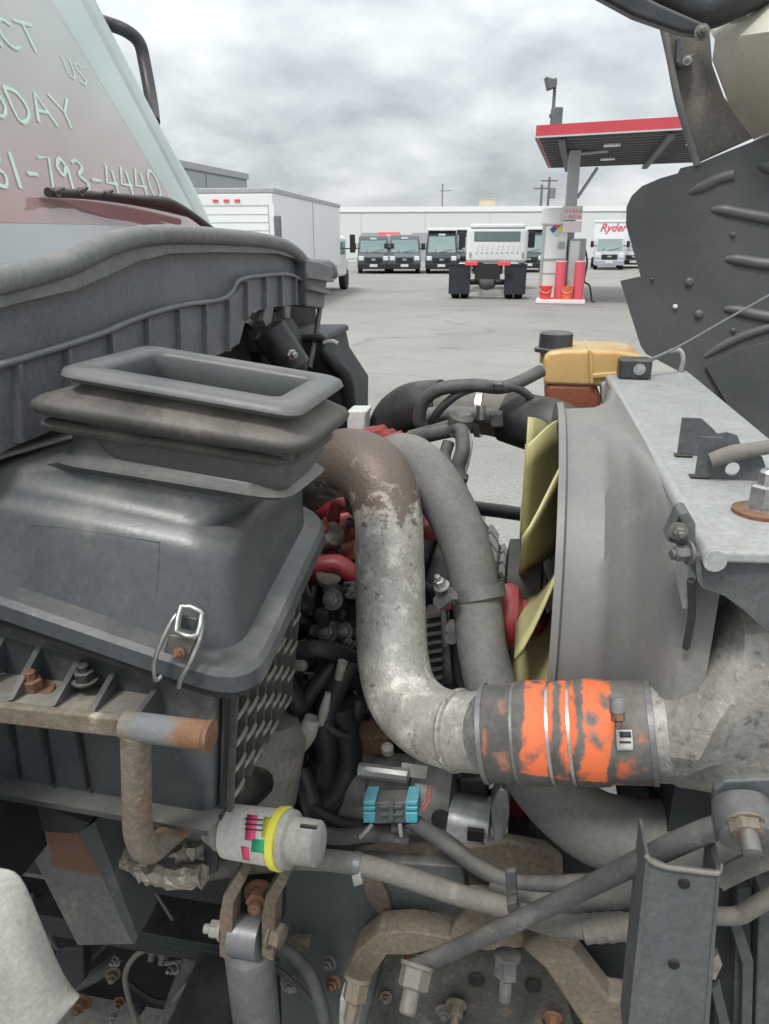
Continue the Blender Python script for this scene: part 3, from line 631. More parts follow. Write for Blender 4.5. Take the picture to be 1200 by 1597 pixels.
# ---- canopy
zc = 4.35
NL, NR, FL = PZ(842, 212, zc), PZ(1072, 199, zc), PZ(861, 260, zc)
ex = (NR - NL).normalized(); ey0 = (FL - NL); cl = (NR - NL).length * 1.35; cd = ey0.length; ey = ey0.normalized()
cp = empty('fuel_canopy', V((NL.x, NL.y, 0)), label='flat fuel canopy with red fascia on a grey column', cat='canopy')
def cpt(a, b, z): q_ = NL + ex * a + ey * b; return V((q_.x, q_.y, z))
def cslab(name, a0, a1, b0, b1, z0, z1, mat, **k): return slab(name, [cpt(a0, b0, z0), cpt(a1, b0, z0), cpt(a1, b1, z0), cpt(a0, b1, z0)], (0, 0, z1 - z0), mat, cp, **k)
cslab('roof_deck', 0, cl, 0, cd, zc, zc + .08, 'canopy_under')
hf = (hz(842, 196, math.hypot(NL.x, NL.y)) - zc)
cslab('fascia', -.1, cl + .1, -.10, -.004, zc - .03, zc + hf, 'canopy_red'); cslab('fascia', -.1, -.004, .0, cd, zc - .03, zc + hf, 'canopy_red')
cslab('fascia', -.1, cl + .1, cd + .004, cd + .1, zc - .03, zc + hf, 'canopy_red'); cslab('fascia_trim', -.12, cl + .12, -.13, -.104, zc - .06, zc - .02, 'column_grey')
cslab('end_trim', -.13, -.104, -.1, cd, zc - .06, zc - .0, 'column_grey')
for k in range(14): b0 = .25 + k * (cd - .4) / 14; cslab('deck_rib', 0, cl, b0, b0 + .12, zc - .10, zc - .003, 'canopy_under')
for a0 in (.5, 3.2, 5.6): cslab('beam', a0, a0 + .18, .05, cd - .05, zc - .20, zc - .105, 'canopy_under')
for a0, b0 in ((1.7, 1.5), (3.9, 2.0), (1.7, cd * .6)): cslab('lamp', a0, a0 + .45, b0, b0 + .45, zc - .14, zc - .105, 'lamp_clear')
cbp = at(893, d + 1.3, 290); cw = .17
box('column', cbp.x - cw, cbp.x + cw, cbp.y - cw, cbp.y + cw, 0, zc - .1, 'column_grey', cp, bevel=.03)
for py0, py1, x1 in ((262, 210, 950), (330, 256, 932)):
    p0 = P(901, py0 - 22, cbp.y); p1 = P(x1, py1 + 6, cbp.y + .3); p1.z = min(p1.z, zc - .1); tube('brace', [p0, p1], .05, 'column_grey', cp, n=8, res=1)
# floodlight mast behind the canopy
dm = 29; fm = empty('floodlight_mast', at(864, dm, 160), rz=YAW, label='thin mast with two floodlights standing above the canopy', cat='light pole')
zt_ = hz(862, 122, dm)
tube('pole', [(0, 0, zc + .05), (0, 0, zt_)], [.08, .05], 'pole_grey', fm, n=8, res=1, **L)
slab('floodlight', [V((-.36, -.2, zt_ + .02)), V((.03, -.2, zt_ - .08)), V((.03, -.2, zt_ - .28)), V((-.24, -.2, zt_ - .37))], (0, .4, 0), 'pole_grey', fm, bevel=.03, **L)
z2 = hz(868, 178, dm); box('floodlight', -.05, .30, -.2, .2, z2 - .35, z2 + .2, 'pole_grey', fm, bevel=.04, **L); box('bracket', -.12, .1, -.05, .05, z2 - .1, z2, 'pole_grey', fm, **L)
# utility poles
for (px, top, lbl, xf) in ((856, 276, 'utility pole with grey transformer beyond the warehouse', True), (845, 288, 'bare thin utility pole left of the transformer pole', False)):
    du = 100; up = empty('utility_pole', at(px, du, 300), rz=YAW, label=lbl, cat='utility pole', group='utility poles beyond the warehouse'); zu = hz(px, top, du)
    tube('pole', [(0, 0, 0), (0, 0, zu)], [.20, .13], 'pole_wood', up, n=8, res=1, **L)
    box('crossarm', -1.0, 1.0, -.06, .06, zu - .5, zu - .35, 'pole_wood', up, **L)
    for x_ in (-.9, -.3, .3, .9): lathe('insulator', [(0, .05), (.08, .07), (.2, .04)], (x_, 0, zu - .35), (0, 0, 1), 'trim_grey', up, n=8, **L)
    if xf: lathe('transformer', [(0, .33), (.05, .37), (1.1, .37), (1.18, .25)], (.45, -.1, zu - 2.4), (0, 0, 1), 'pole_grey', up, n=12, **L)
# ================================================================== the truck in front
TR = empty('truck', (-.2, 1.2, 0), label='red truck close up with its hood tipped forward and engine bay open', cat='truck')
def part(name, px, py, v, label=None): return empty(name, P(px, py, v), TR, label=label)
def pts(*a): return [P(*p) for p in a]

# ------------------------------------------------------------------ cab
CAB = part('cab', 150, 420, 1.4, 'red cab with a dusty windscreen')
B1 = P(338, 364, 2.15); T1 = P(147, 0, 2.02); ed = (T1 - B1); T1 = B1 + ed * 1.25
_b = PX(0, 412, B1.x + .03); B0 = B1 + (_b - B1) * 1.9; T0 = T1 + (B0 - B1) + V((0, .12, 0))
wnorm = (T1 - B1).cross(B0 - B1).normalized(); wnorm = wnorm if wnorm.x > 0 else -wnorm
mk('windscreen', [B0, B1, T1, T0], [(0, 1, 2, 3)], 'windscreen_glass', CAB, label='dusty windscreen with handwriting in pale paint')
pv = (T1 - B1).normalized()
slab('windscreen_pillar', [B1 + V((-.03, -.015, 0)), T1 + V((-.03, -.015, 0)), T1 + V((-.05, -.16, 0)), B1 + V((-.05, -.06, 0))], (-.05, 0, 0), 'interior_pale', CAB)
slab('windscreen_trim', [B1 + V((0, .012, -.02)), T1 + V((0, .012, 0)), T1 + V((-.03, .03, 0)), B1 + V((-.03, .03, -.02))], (-.02, -.006, 0), 'interior_pale', CAB)
# inside of the cab, plus panels added for reflections in the glass
MREFL = zone_mat('reflection_tint', dict(c=(.56, .44, .42), c2=(.52, .47, .45), sc=1.5, rough=.75, bump=0), [(2, -3, .10, .45, .10, 3, (.60, .20, .185)), (2, -3, -.22, .30, .10, 3, (.58, .12, .11))], .75, 0, 0, 90)  # red reflection of the windscreen painted in, deeper towards the bottom
_sp = lambda px, py, o: PN(px, py, B0 - wnorm * o, wnorm)
slab('reflection_panel', [_sp(a, b, .05) for a, b in ((-260, 340), (-260, -180), (-90, -180), (50, -10), (140, 80), (226, 172), (280, 258), (324, 338), (250, 352))], -wnorm * .01, MREFL, CAB, label='pink panel added behind the glass for its red reflection')
slab('side_glow_panel', [_sp(a, b, .16) for a, b in ((-110, -180), (130, -180), (150, 5), (230, 165), (300, 285), (330, 350), (300, 350), (190, 150), (20, -10))], -wnorm * .01, 'interior_pale', CAB)  # pale panel added for the bright hazy band along the glass edge
slab('dash_top', [_sp(a, b, .045) for a, b in ((-260, 344), (215, 352), (330, 352), (340, 372), (100, 408), (-260, 450))], -wnorm * .03, 'dash_grey', CAB)
box('rear_panel', -2.05, -2.0, .15, 1.93, 1.2, 2.75, 'interior_red', CAB)
box('seat', -1.75, -1.55, .9, 1.55, 1.2, 2.02, 'interior_red', CAB, bevel=.08, seg=4)
box('header', T1.x - .12, T1.x + .02, .15, 2.1, T1.z - .01, T1.z + .05, 'interior_pale', CAB, bevel=.02)
box('side_panel', -2.05, -1.35, 1.98, 2.06, 1.1, 1.95, 'interior_pale', CAB)
box('side_panel', -2.05, -1.9, 1.98, 2.06, 1.952, 2.7, 'interior_pale', CAB)
dz = hz(60, 347, 1.9)
box('dashboard', -1.42, B1.x - .14, .2, 2.05, 1.2, 1.6, 'dash_grey', CAB, bevel=.03)
wp = lambda px, py, off=.004: PN(px, py, B0 + wnorm * off, wnorm)
slab('red_glass_patch', [wp(a, b, -.03) for a, b in ((72, 303), (150, 306), (250, 325), (322, 346), (332, 363), (262, 358), (215, 352), (180, 342), (120, 322))], -wnorm * .02, 'cab_red', CAB)  # added panel; stronger red stands in for glass with less reflected haze
box('bulkhead', B1.x - .1, -.62, .15, 2.2, .9, 1.55, 'void_black', CAB)
cz = 1.64
box('cowl_panel', B1.x - .02, -.64, .15, 2.16, cz - .10, cz - .03, 'cab_red', CAB, bevel=.01)
gr = slab('cowl_grille', [V((B1.x + .03, .4, cz - .028)), V((-.70, .4, cz - .03)), V((-.70, 1.45, cz - .03)), V((B1.x + .03, 1.45, cz - .028))], (0, 0, .012), 'black_rubber', CAB)
for k in range(9): box('grille_slat', B1.x + .04 + k * .022, B1.x + .05 + k * .022, .42, 1.43, cz - .0158, cz - .004, 'black_rubber', CAB)

# handwriting: strokes of paint on the glass
GL = {'0': [[(.5, 1), (.15, .8), (.1, .3), (.45, 0), (.85, .25), (.85, .75), (.5, 1)]], '1': [[(.5, 1), (.5, 0)]],
 '2': [[(.1, .8), (.4, 1), (.8, .8), (.7, .5), (.1, 0), (.95, .02)]], '3': [[(.1, .92), (.5, 1), (.85, .8), (.4, .55), (.9, .35), (.7, .03), (.05, .08)]],
 '4': [[(.45, 1), (.05, .4), (.95, .4)], [(.8, .85), (.75, 0)]], '7': [[(.05, .95), (.9, 1), (.45, 0)]], '8': [[(.5, .52), (.15, .8), (.5, 1), (.85, .8), (.5, .52), (.1, .2), (.5, 0), (.9, .22), (.5, .52)]],
 '9': [[(.85, .75), (.5, 1), (.1, .75), (.4, .5), (.85, .75), (.8, 0)]], '-': [[(.1, .45), (.9, .45)]],
 'A': [[(0, 0), (.5, 1), (1, 0)], [(.2, .4), (.8, .4)]], 'C': [[(.95, .85), (.5, 1), (.1, .65), (.15, .2), (.55, 0), (.95, .15)]], 'T': [[(0, 1), (1, 1)], [(.5, 1), (.5, 0)]],
 'O': [[(.5, 1), (.1, .7), (.15, .25), (.5, 0), (.9, .3), (.85, .75), (.5, 1)]], 'D': [[(.1, 1), (.15, 0), (.6, .02), (.95, .4), (.7, .9), (.1, 1)]], 'Y': [[(0, 1), (.5, .5), (1, 1)], [(.5, .5), (.5, 0)]],
 'U': [[(.1, 1), (.15, .25), (.5, 0), (.85, .25), (.9, 1)]], 'S': [[(.9, .88), (.5, 1), (.15, .78), (.85, .3), (.5, 0), (.1, .12)]]}
def write(name, text, x0, y0, dx, dy, wv, hv, lw, fade=1.0):
    x, y = x0, y0; k = 1.0; V_, F_ = [], []
    for ch in text:
        for st in GL.get(ch, []):
            sp = spline([(a, b, 0) for a, b in st], 4 if len(st) > 3 else 1)
            pp = [wp(x + (a * wv[0] + b * hv[0]) * k, y + (a * wv[1] + b * hv[1]) * k, .0035) for a, b, _ in sp]
            pp = [q_ for q_ in pp]
            vs, fs = tubev(pp, [.66 * lw * random.uniform(.8, 1.2) for _ in pp], 6, 1)
            vs = [q_ - wnorm * ((q_ - B0).dot(wnorm) - .0022) * .96 for q_ in vs]
            V_, F_ = join((V_, F_), (vs, fs))
        x += dx * k; y += dy * k; k *= fade
    mk(name, V_, F_, 'chalk', CAB, smooth=60)
write('handwriting', 'ACT', -22, 65, 33, 6, (28, 8), (-22, -46), .0062)
write('handwriting', 'US', 108, 118, 18, 10, (15, 6), (-12, -32), .0030)
write('handwriting', 'TODAY', -46, 172, 36, 6, (30, 7), (-22, -50), .0062)
write('handwriting', '831-793-4440', -32, 288, 28, 2.2, (23, 3), (-19, -60), .0062, .975)
# wiper
wi = tube('wiper_blade', [wp(a, b, .022) for a, b in ((75, 300), (150, 305), (230, 318), (300, 335))], .009, 'black_rubber', CAB, n=8)
tube('wiper_arm', [wp(a, b, o) for a, b, o in ((165, 304, .034), (215, 310, .042), (262, 316, .045), (300, 336, .04), (336, 364, .03))], [.006, .008, .012, .010, .011], 'black_rubber', CAB, n=8)
for a, b in ((88, 300), (125, 299), (165, 303), (230, 311)): bolt('wiper_joint', wp(a, b, .028), wnorm, .006, .012, 'steel_dirty', CAB)
tube('mirror_bracket', pts((130, 26, 2.22), (172, 38, 2.3), (200, 50, 2.32), (218, 68, 2.34), (226, 100, 2.34), (236, 155, 2.30), (240, 190, 2.24)), .019, 'strut_black', CAB, n=12)

# ------------------------------------------------------------------ hood seal panel (cowl) across the truck
CW = part('cowl_seal_panel', 260, 500, 1.2, 'grey ribbed plastic panel with a thick rubber seal along its top')
XC = -.56
c = lambda a, dx=0: [PX(x, y, XC + dx) for x, y in a]
top = [(-60, 446), (0, 434), (60, 420), (110, 405), (150, 386), (190, 371), (240, 363), (300, 363), (350, 366), (400, 370), (440, 378), (462, 391), (480, 408)]
mid = [(-60, 492), (0, 474), (100, 451), (150, 430), (200, 407), (250, 395), (330, 393), (420, 395), (455, 404), (480, 426)]
led = [(-60, 588), (0, 570), (85, 545), (160, 520), (215, 497), (265, 481), (300, 474), (343, 468), (362, 456), (374, 437), (410, 430), (455, 429), (480, 446)]
bot = [(-60, 735), (0, 700), (90, 662), (180, 625), (350, 545), (366, 535), (374, 505), (388, 486), (420, 478), (455, 475), (478, 478)]
slab('panel', c(top) + c(bot[::-1]), (-.03, 0, 0), 'cowl_plastic', CW)
tube('bulb_seal', [PX(x, y + 4, XC + .012) for x, y in top] + [PX(512, 414, XC + .01), PX(520, 428, XC + .0)], .015, 'seal_rubber', CW, n=14, res=5)
slab('seal_band', c([(x, y + 6) for x, y in top], .0) + c(mid[::-1], .0), (.016, 0, 0), 'seal_rubber', CW)
slab('lower_skin', c(led, .001) + c([(x, y) for x, y in bot[::-1]], .001), (.010, 0, 0), 'cowl_plastic', CW)
tube('ledge', [PX(x, y, XC + .016) for x, y in led], .0045, 'cowl_plastic', CW, n=8, res=4)
for i, (x0, y0, x1, y1) in enumerate(((5, 568, 9, 690), (85, 545, 90, 660), (155, 522, 160, 630), (213, 498, 216, 612), (263, 482, 266, 590), (306, 474, 307, 562), (343, 468, 343, 548), (372, 440, 373, 500), (402, 432, 402, 482), (427, 430, 428, 478), (450, 430, 450, 475))):
    p0, p1 = PX(x0, y0, XC), PX(x1, y1, XC); slab('rib', [p0, p1, p1 + V((.02, 0, 0)), p0 + V((.02, 0, 0))], (0, .006, 0), 'cowl_plastic', CW)
slab('end_piece', c([(478, 404), (500, 408), (520, 414), (522, 432), (512, 436), (508, 458), (506, 482), (478, 478)], .03), (-.06, .02, 0), 'cowl_plastic', CW, bevel=.006)
slab('end_lip', c([(478, 426), (514, 434), (513, 440), (478, 434)], .034), (.014, 0, 0), 'seal_rubber', CW)
slab('end_lip', c([(478, 446), (510, 454), (509, 460), (478, 452)], .034), (.014, 0, 0), 'seal_rubber', CW)
slab('hanger_tab', c([(445, 475), (455, 476), (453, 498), (446, 497)], .01), (-.015, 0, 0), 'cowl_plastic', CW, bevel=.003)
slab('hanger_tab', c([(415, 478), (428, 478), (424, 505), (416, 510), (412, 500)], .01), (-.02, 0, 0), 'cowl_plastic', CW, bevel=.003)
# dark gear low down behind the panel at the far side
FG = part('brake_booster', 430, 560, 1.75, 'black booster and reservoir below the far end of the seal panel')
lathe('booster_drum', [(-.08, .05), (-.07, .085), (0, .095), (.06, .085), (.075, .04)], P(410, 545, 1.75), (.9, -.3, .1), 'loom_black', FG, n=24)
lathe('reservoir', [(-.02, .05), (.0, .06), (.07, .058), (.085, .03)], P(393, 530, 1.68), (.1, 0, 1), 'black_rubber', FG)
tube('bracket_arm', pts((385, 510, 1.62), (400, 490, 1.66), (412, 480, 1.7)), .014, 'strut_black', FG, n=8)
tube('bracket_arm', pts((432, 545, 1.7), (420, 510, 1.66), (400, 485, 1.66)), .012, 'strut_black', FG, n=8)
lathe('valve', [(-.06, .02), (-.05, .04), (.05, .04), (.07, .02)], P(440, 545, 1.62), (.5, .1, -.8), 'loom_black', FG)
bolt('nut', P(449, 552, 1.6), (.7, -.6, 0), .013, .02, 'steel_clean', FG)
BB = part('fuse_box', 500, 560, 1.8, 'black lidded box on the far side below the seal panel')
pslab('case', [(432, 528), (505, 528), (512, 560), (545, 610), (545, 700), (440, 640)], 1.85, .25, 'frame_dark', BB, bevel=.01)
pslab('lid', [(430, 522), (506, 522), (508, 534), (430, 533)], 1.84, .27, 'loom_black', BB, bevel=.008)
tube('catch', pts((505, 535, 1.83), (518, 532, 1.83), (527, 536, 1.83)), .005, 'silver_part', BB, n=6)
tube('cable', pts((505, 545, 1.82), (520, 565, 1.82), (540, 590, 1.84), (547, 640, 1.86)), .02, 'loom_black', BB, n=8)
tube('prop_rod', pts((499, 482, 1.95), (492, 530, 1.86), (483, 575, 1.78)), .007, 'strut_black', TR, n=8, res=1)

# ------------------------------------------------------------------ air cleaner
AC = part('air_cleaner', 240, 900, .8, 'dark grey plastic air cleaner housing with a rubber bellows on top')
def para(nl, nr, fr):
    a, b, c_ = P(*nl), P(*nr), P(*fr); return [a, b, c_, a + c_ - b]
fl = para((-200, 876, .60), (388, 1078, .60), (512, 812, 1.0)); UP = V((0, 0, 1))
nrm_f = (fl[1] - fl[0]).cross(fl[3] - fl[0]).normalized(); nrm_f = nrm_f if nrm_f.z > 0 else -nrm_f
def off(c_, d, up=0):      # grow a quad outwards by d in its plane
    m = sum(c_, V()) / 4; ax = (c_[1] - c_[0]).normalized(); ay = (c_[3] - c_[0]).normalized(); o = []
    for p, sx_, sy_ in zip(c_, (-1, 1, 1, -1), (-1, -1, 1, 1)): o.append(p + ax * sx_ * d + ay * sy_ * d + UP * up)
    return o
sh = para((-180, 752, .655), (358, 862, .655), (480, 742, 1.0))
tp = para((92, 688, .69), (432, 742, .69), (494, 700, .845))
def lerpq(a, b, t): return [p.lerp(q_, t) for p, q_ in zip(a, b)]
rings = [rrect(off(fl, -.022, .004), .05), rrect(lerpq(off(fl, -.024), sh, .5), .045), rrect(lerpq(off(fl, -.024), sh, .86), .045), rrect(off(sh, -.004, .005), .045), rrect(off(sh, -.018, .013), .05),
         rrect(lerpq(off(sh, -.03, .013), off(tp, 0, -.022), .45), .05), rrect(lerpq(off(sh, -.03, .013), off(tp, 0, -.022), .75), .05), rrect(off(tp, .014, -.022), .04), rrect(off(tp, .004, -.014), .035), rrect(off(tp, -.002, -.004), .03), rrect(off(tp, -.006, .03), .03)]
LID = loft('lid', rings, 'box_plastic', AC, smooth=45, label='domed dark plastic lid')
FRM = [rrect(off(fl, 0, -.017), .06), rrect(off(fl, .005, -.012), .062), rrect(off(fl, .005, .006), .062), rrect(off(fl, 0, .012), .06), rrect(off(fl, -.024, .012), .05), rrect(off(fl, -.03, .0), .05)]
loft('flange', FRM, 'box_plastic', AC, smooth=30, label='raised rim where lid meets base')
loft('gasket_lip', [rrect(off(fl, -.002, -.026), .06), rrect(off(fl, -.002, -.018), .06)], 'black_rubber', AC)
# raised outline of the label panel on the lid's near face
from mathutils.bvhtree import BVHTree
_lv, _lf = loftv(rings); _bvh = BVHTree.FromPolygons(_lv, _lf)
def onlid(px, py):
    d = ray(px, py).normalized(); h_, n_, _i, _d = _bvh.ray_cast(C0, d); return (h_ if h_ else P(px, py, .62)) + d * .0006
for a in (((36, 926), (60, 932), (120, 943), (180, 952), (238, 961)), ((36, 926), (36, 900), (37, 875), (39, 850), (44, 832), (54, 818)), ((54, 818), (100, 823), (160, 832), (220, 841), (250, 846)), ((238, 961), (244, 930), (247, 900), (249, 872), (250, 846))):
    tube('label_frame', [onlid(*q_) for q_ in a], .0013, 'box_plastic', LID, n=6, res=2)
# bellows
BE = empty('bellows', P(300, 690, .75), AC, label='folded brown-grey rubber bellows, open at the top')
rim = para((88, 577, .665), (462, 642, .665), (537, 592, .845))
z0 = sum(p.z for p in tp) / 4 + .012
def level(d, h):     # ring between the neck (h=0) and the rim (h=1)
    return rrect(off(lerpq(off(tp, .012, .012), rim, h), d), .034, 5)
br = [level(-.022, -.05), level(-.008, .0), level(.002, .02), level(.008, .06), level(.009, .13), level(.004, .19), level(-.010, .215), level(-.012, .24), level(-.002, .26), level(.010, .285), level(.016, .33), level(.019, .41), level(.019, .49), level(.015, .56), level(.006, .62), level(-.006, .70), level(-.016, .80), level(-.016, .92)]
loft('folds', br, 'bellow_rubber', BE, capa=True, capb=False, smooth=60)
rr = [rrect(off(rim, -.020, -.014), .02, 5), rrect(off(rim, -.002, -.010), .022, 5), rrect(off(rim, .003, -.005), .022, 5), rrect(off(rim, .001, .001), .022, 5), rrect(off(rim, -.006, .004), .018, 5), rrect(off(rim, -.026, .004), .014, 5), rrect(off(rim, -.030, -.002), .014, 5), rrect(off(rim, -.028, -.030), .012, 5), rrect(off(rim, -.012, -.055), .012, 5), rrect(off(rim, -.02, -.085), .02, 5), rrect(off(rim, -.035, -.11), .02, 5)]
loft('rim', rr, 'bellow_rim', BE, capa=False, capb=True, smooth=60, label='thick rubber rim around the open mouth')
# base of the housing
bs = para((-200, 940, .63), (337, 1080, .63), (470, 872, .97))
nl_b, nr_b = P(-200, 1180, .63), P(332, 1292, .63)
fr_b = P(446, 1102, .93); lowq = [nl_b, nr_b, fr_b, nl_b + fr_b - nr_b]
loft('base', [rrect(off(bs, .02, .03), .03), rrect(off(bs, 0), .02), rrect(lerpq(bs, off(lowq, 0), .5), .02), rrect(lerpq(bs, lowq, .94), .02), rrect(off(lowq, -.02, -.012), .02)], 'box_plastic', AC, smooth=40)
# grid of strengthening ribs on the side towards the engine
a_, b_, c_2, d_2 = bs[1], bs[2], lowq[2], lowq[1]
def sidep(u, w_): return (a_.lerp(b_, u)).lerp(d_2.lerp(c_2, u), w_) + V((.004, 0, 0))
slab('grid_back', [sidep(.03, .02), sidep(.97, .02), sidep(.97, .86), sidep(.03, .97)], (.003, 0, 0), 'black_rubber', AC)
for i in range(8):
    u = .08 + i * .115; p0, p1 = sidep(u, .04), sidep(u, .97 - .10 * u)
    slab('rib', [p0, p1, p1 + V((.010, 0, 0)), p0 + V((.010, 0, 0))], (0, .008, 0), 'bellow_rubber', AC)
    for j in range(5):
        w0 = .10 + j * .19 + (i % 2) * .095
        if i < 7 and w0 < .93: tube('cross_rib', [sidep(u + .012, w0) + V((.005, 0, -.007)), sidep(u + .06, w0) + V((.013, 0, .004)), sidep(u + .118, w0) + V((.011, 0, .002))], .0026, 'box_shelf', AC, n=6, res=2)
# bolting shelf with gussets on the near face
SH = empty('mounting_shelf', P(120, 1080, .6), AC, label='dusty bolting shelf on the near side of the housing')
s0, s1 = P(-80, 1082, .565), P(208, 1128, .565)
bk = [P(-80, 1030, .64), P(245, 1078, .64)]
slab('shelf_plate', [s0, s1, bk[1], bk[0]], (0, 0, -.008), 'box_shelf', SH)
for px, py, qx, qy in ((-55, 1085, 5, 985), (10, 1092, 62, 998), (75, 1102, 124, 1018), (135, 1113, 178, 1038), (200, 1124, 245, 1065)):
    f_, g_ = P(px, py, .567), P(qx + 8, qy + 52, .638); h_ = P(qx, qy, .636)
    slab('gusset', [f_, g_, h_], (.006, .002, 0), 'box_plastic', SH)
bolt('bolt', P(52, 1080, .60) + V((0, 0, .0)), (0, 0, 1), .0115, .016, 'rust', SH, washer=1.9)
bolt('bolt', P(133, 1062, .612), (0, 0, 1), .011, .012, 'black_rubber', SH, washer=1.3)
for px, py in ((10, 1125), (62, 1135), (117, 1142)):
    p0, p1 = P(px, py, .622), P(px + 14, py + 90, .622); slab('gusset', [p0, p1, p1 + V((0, .02, 0)), p0 + V((0, .02, 0))], (.004, 0, 0), 'black_rubber', SH)
slab('foot_lip', [P(-60, 1228, .60), P(325, 1296, .60), P(325, 1304, .62), P(-60, 1236, .62)], (0, .05, -.006), 'box_plastic', AC)
# wire latch
LA = empty('wire_latch', P(285, 1000, .585), AC, label='bright steel wire latch holding the lid')
vl = .583
tube('bail_wire', pts((284, 952, vl + .02), (270, 966, vl + .01), (252, 1000, vl), (241, 1035, vl - .004), (243, 1060, vl - .002), (252, 1054, vl + .004)), .0024, 'steel_clean', LA, n=8)
tube('bail_wire', pts((316, 968, vl + .02), (312, 995, vl + .01), (298, 1030, vl), (284, 1056, vl - .003), (279, 1072, vl)), .0024, 'steel_clean', LA, n=8)
tube('loop_wire', pts((275, 985, vl), (283, 945, vl + .016), (312, 953, vl + .016), (314, 962, vl + .014), (308, 990, vl), (290, 991, vl - .004), (275, 985, vl)), .0026, 'steel_clean', LA, n=8, res=2)
pslab('latch_plate', [(264, 990), (306, 996), (292, 1030), (256, 1018)], vl + .004, .006, 'steel_dirty', LA, bevel=.001)
bolt('pivot', P(280, 1018, vl), (0, -1, .2), .004, .006, 'rust', LA)
pslab('keeper', [(284, 960), (308, 966), (303, 985), (281, 980)], vl + .02, .004, 'box_plastic', LA, bevel=.001)

# ------------------------------------------------------------------ rusty tube bracket in front of the air cleaner
TB = part('tube_bracket', 220, 1200, .56, 'rusty welded tube bracket in front of the air cleaner')
MT = zone_mat('rust_tube_zone', dict(c=(.225, .195, .15), c2=(.15, .12, .09), sc=16, rough=.85, bump=.45, bsc=140, dust=.2, grit=.3, spots=[((.40, .37, .31), 25, .62, .12)]), [(0, -.004, .2, .03, .08, 30, (.25, .135, .075)), (0, -.036, .02, .02, .07, 38, (.17, .18, .19)), (0, .02, .05, .02, .10, 50, (.16, .085, .05))], .85, 0, .4, 140)
tube('cross_tube', pts((196, 1131, .546), (250, 1138, .543), (328, 1148, .54)), .0140, MT, TB, n=20, res=4)
lathe('end_rim', [(-.004, .014), (-.002, .0155), (.002, .0155), (.003, .012)], P(327, 1148, .54), (1, -.02, -.03), 'rust', TB)
tube('upright', pts((212, 1140, .545), (213, 1200, .55), (214, 1260, .555), (217, 1300, .56), (232, 1325, .575), (262, 1305, .61), (285, 1288, .64)), [.0145, .0148, .015, .0155, .0155, .014, .013], 'rust_tube', TB, n=18)
pslab('flat_bar', [(-80, 1092), (205, 1124), (205, 1154), (-80, 1120)], .556, .010, 'rust_tube', TB, bevel=.003)

# ------------------------------------------------------------------ charge air pipe, coupler and cooler tank
MP = zone_mat('pipe_weathered', dict(c=(.46, .45, .41), c2=(.34, .325, .29), sc=12, rough=.48, metal=.3, bump=.35, bsc=170, dust=.2, spots=[((.24, .22, .19), 9, .56, .2), ((.58, .56, .51), 26, .52, .12), ((.20, .188, .165), 70, .60, .06), ((.16, .15, .135), 30, .63, .08)]),
    [(2, .075, .9, .10, .10, 18, (.25, .18, .145)), (2, .145, .9, .07, .08, 14, (.19, .172, .15)), (2, .09, .9, .02, .34, 45, (.15, .115, .095)), (0, -1, -.05, .05, .05, 14, (.12, .115, .105))], .5, .45, .25, 170)
CP = part('charge_air_pipe', 610, 950, .95, 'bent weathered metal charge air pipe with rust on its upper bend')
tube('pipe', pts((425, 800, 1.20), (465, 757, 1.17), (505, 730, 1.13), (550, 722, 1.085), (587, 745, 1.05), (605, 800, 1.02), (608, 880, .98), (610, 960, .945), (613, 1025, .91), (628, 1083, .88), (662, 1121, .85), (705, 1138, .825), (760, 1142, .80)), [.054] * 5 + [.051] * 8, MP, CP, n=28, res=7)
_w0, _w1 = P(716, 1139, .818), P(730, 1141, .812); lathe('weld_bead', [(-.005, .050), (-.003, .0535), (.0, .0545), (.003, .0535), (.005, .050)], _w0, _w1 - _w0, 'cast_alu', CP, n=36)
CO = part('hose_coupler', 880, 1140, .78, 'rubber coupler with worn orange paint between metal clamps')
k0, k1 = P(756, 1143, .792), P(1020, 1141, .778); ka = (k1 - k0).normalized(); kl = (k1 - k0).length
ORG = (.74, .165, .06)
def kx(px): return (px - 744) / 274 * kl - kl / 2
MC = zone_mat('coupler_rubber', dict(c=(.085, .082, .078), c2=(.13, .122, .112), sc=18, rough=.62, bump=.2, bsc=120, spots=[((.20, .19, .17), 22, .6, .15)]),
    [(0, kx(806), kx(854), .003, .014, 45, ORG, 2, -.024, .2, .33), (0, kx(863), kx(888), .003, .018, 40, ORG, 2, -.026, .2, .36), (0, kx(896), kx(943), .003, .030, 30, ORG, 2, -.025, .2, .37),
     (0, kx(950), kx(1006), .004, .02, 40, (.60, .15, .06), 2, -.04, .055, .52), (0, kx(762), kx(796), .006, .03, 30, (.42, .19, .12), 2, -.03, .2, .50), (0, kx(745), kx(756), .002, .01, 40, (.70, .16, .06), 2, -.05, .02, .48)], .62, 0, .2, 120)
rc = .0600
def ks(px): return (px - 744) / 274 * kl
prof_c = [(0, rc * .94), (ks(752), rc * .99), (ks(800), rc * 1.0), (ks(806), rc * 1.045), (ks(830), rc * 1.06), (ks(853), rc * 1.045), (ks(858), rc * .985), (ks(866), rc * 1.03), (ks(886), rc * 1.03), (ks(891), rc * .985), (ks(898), rc * 1.045), (ks(922), rc * 1.055), (ks(944), rc * 1.04), (ks(950), rc), (ks(1008), rc * 1.01), (kl, rc * .97)]
lathe('sleeve', prof_c, k0, ka, MC, CO, n=40, smooth=50)
for px in (858, 891): lathe('clamp', [(-.002, rc * .98), (-.0018, rc * 1.025), (.0018, rc * 1.025), (.002, rc * .98)], k0 + ka * ks(px), ka, 'steel_clean', CO, n=40)
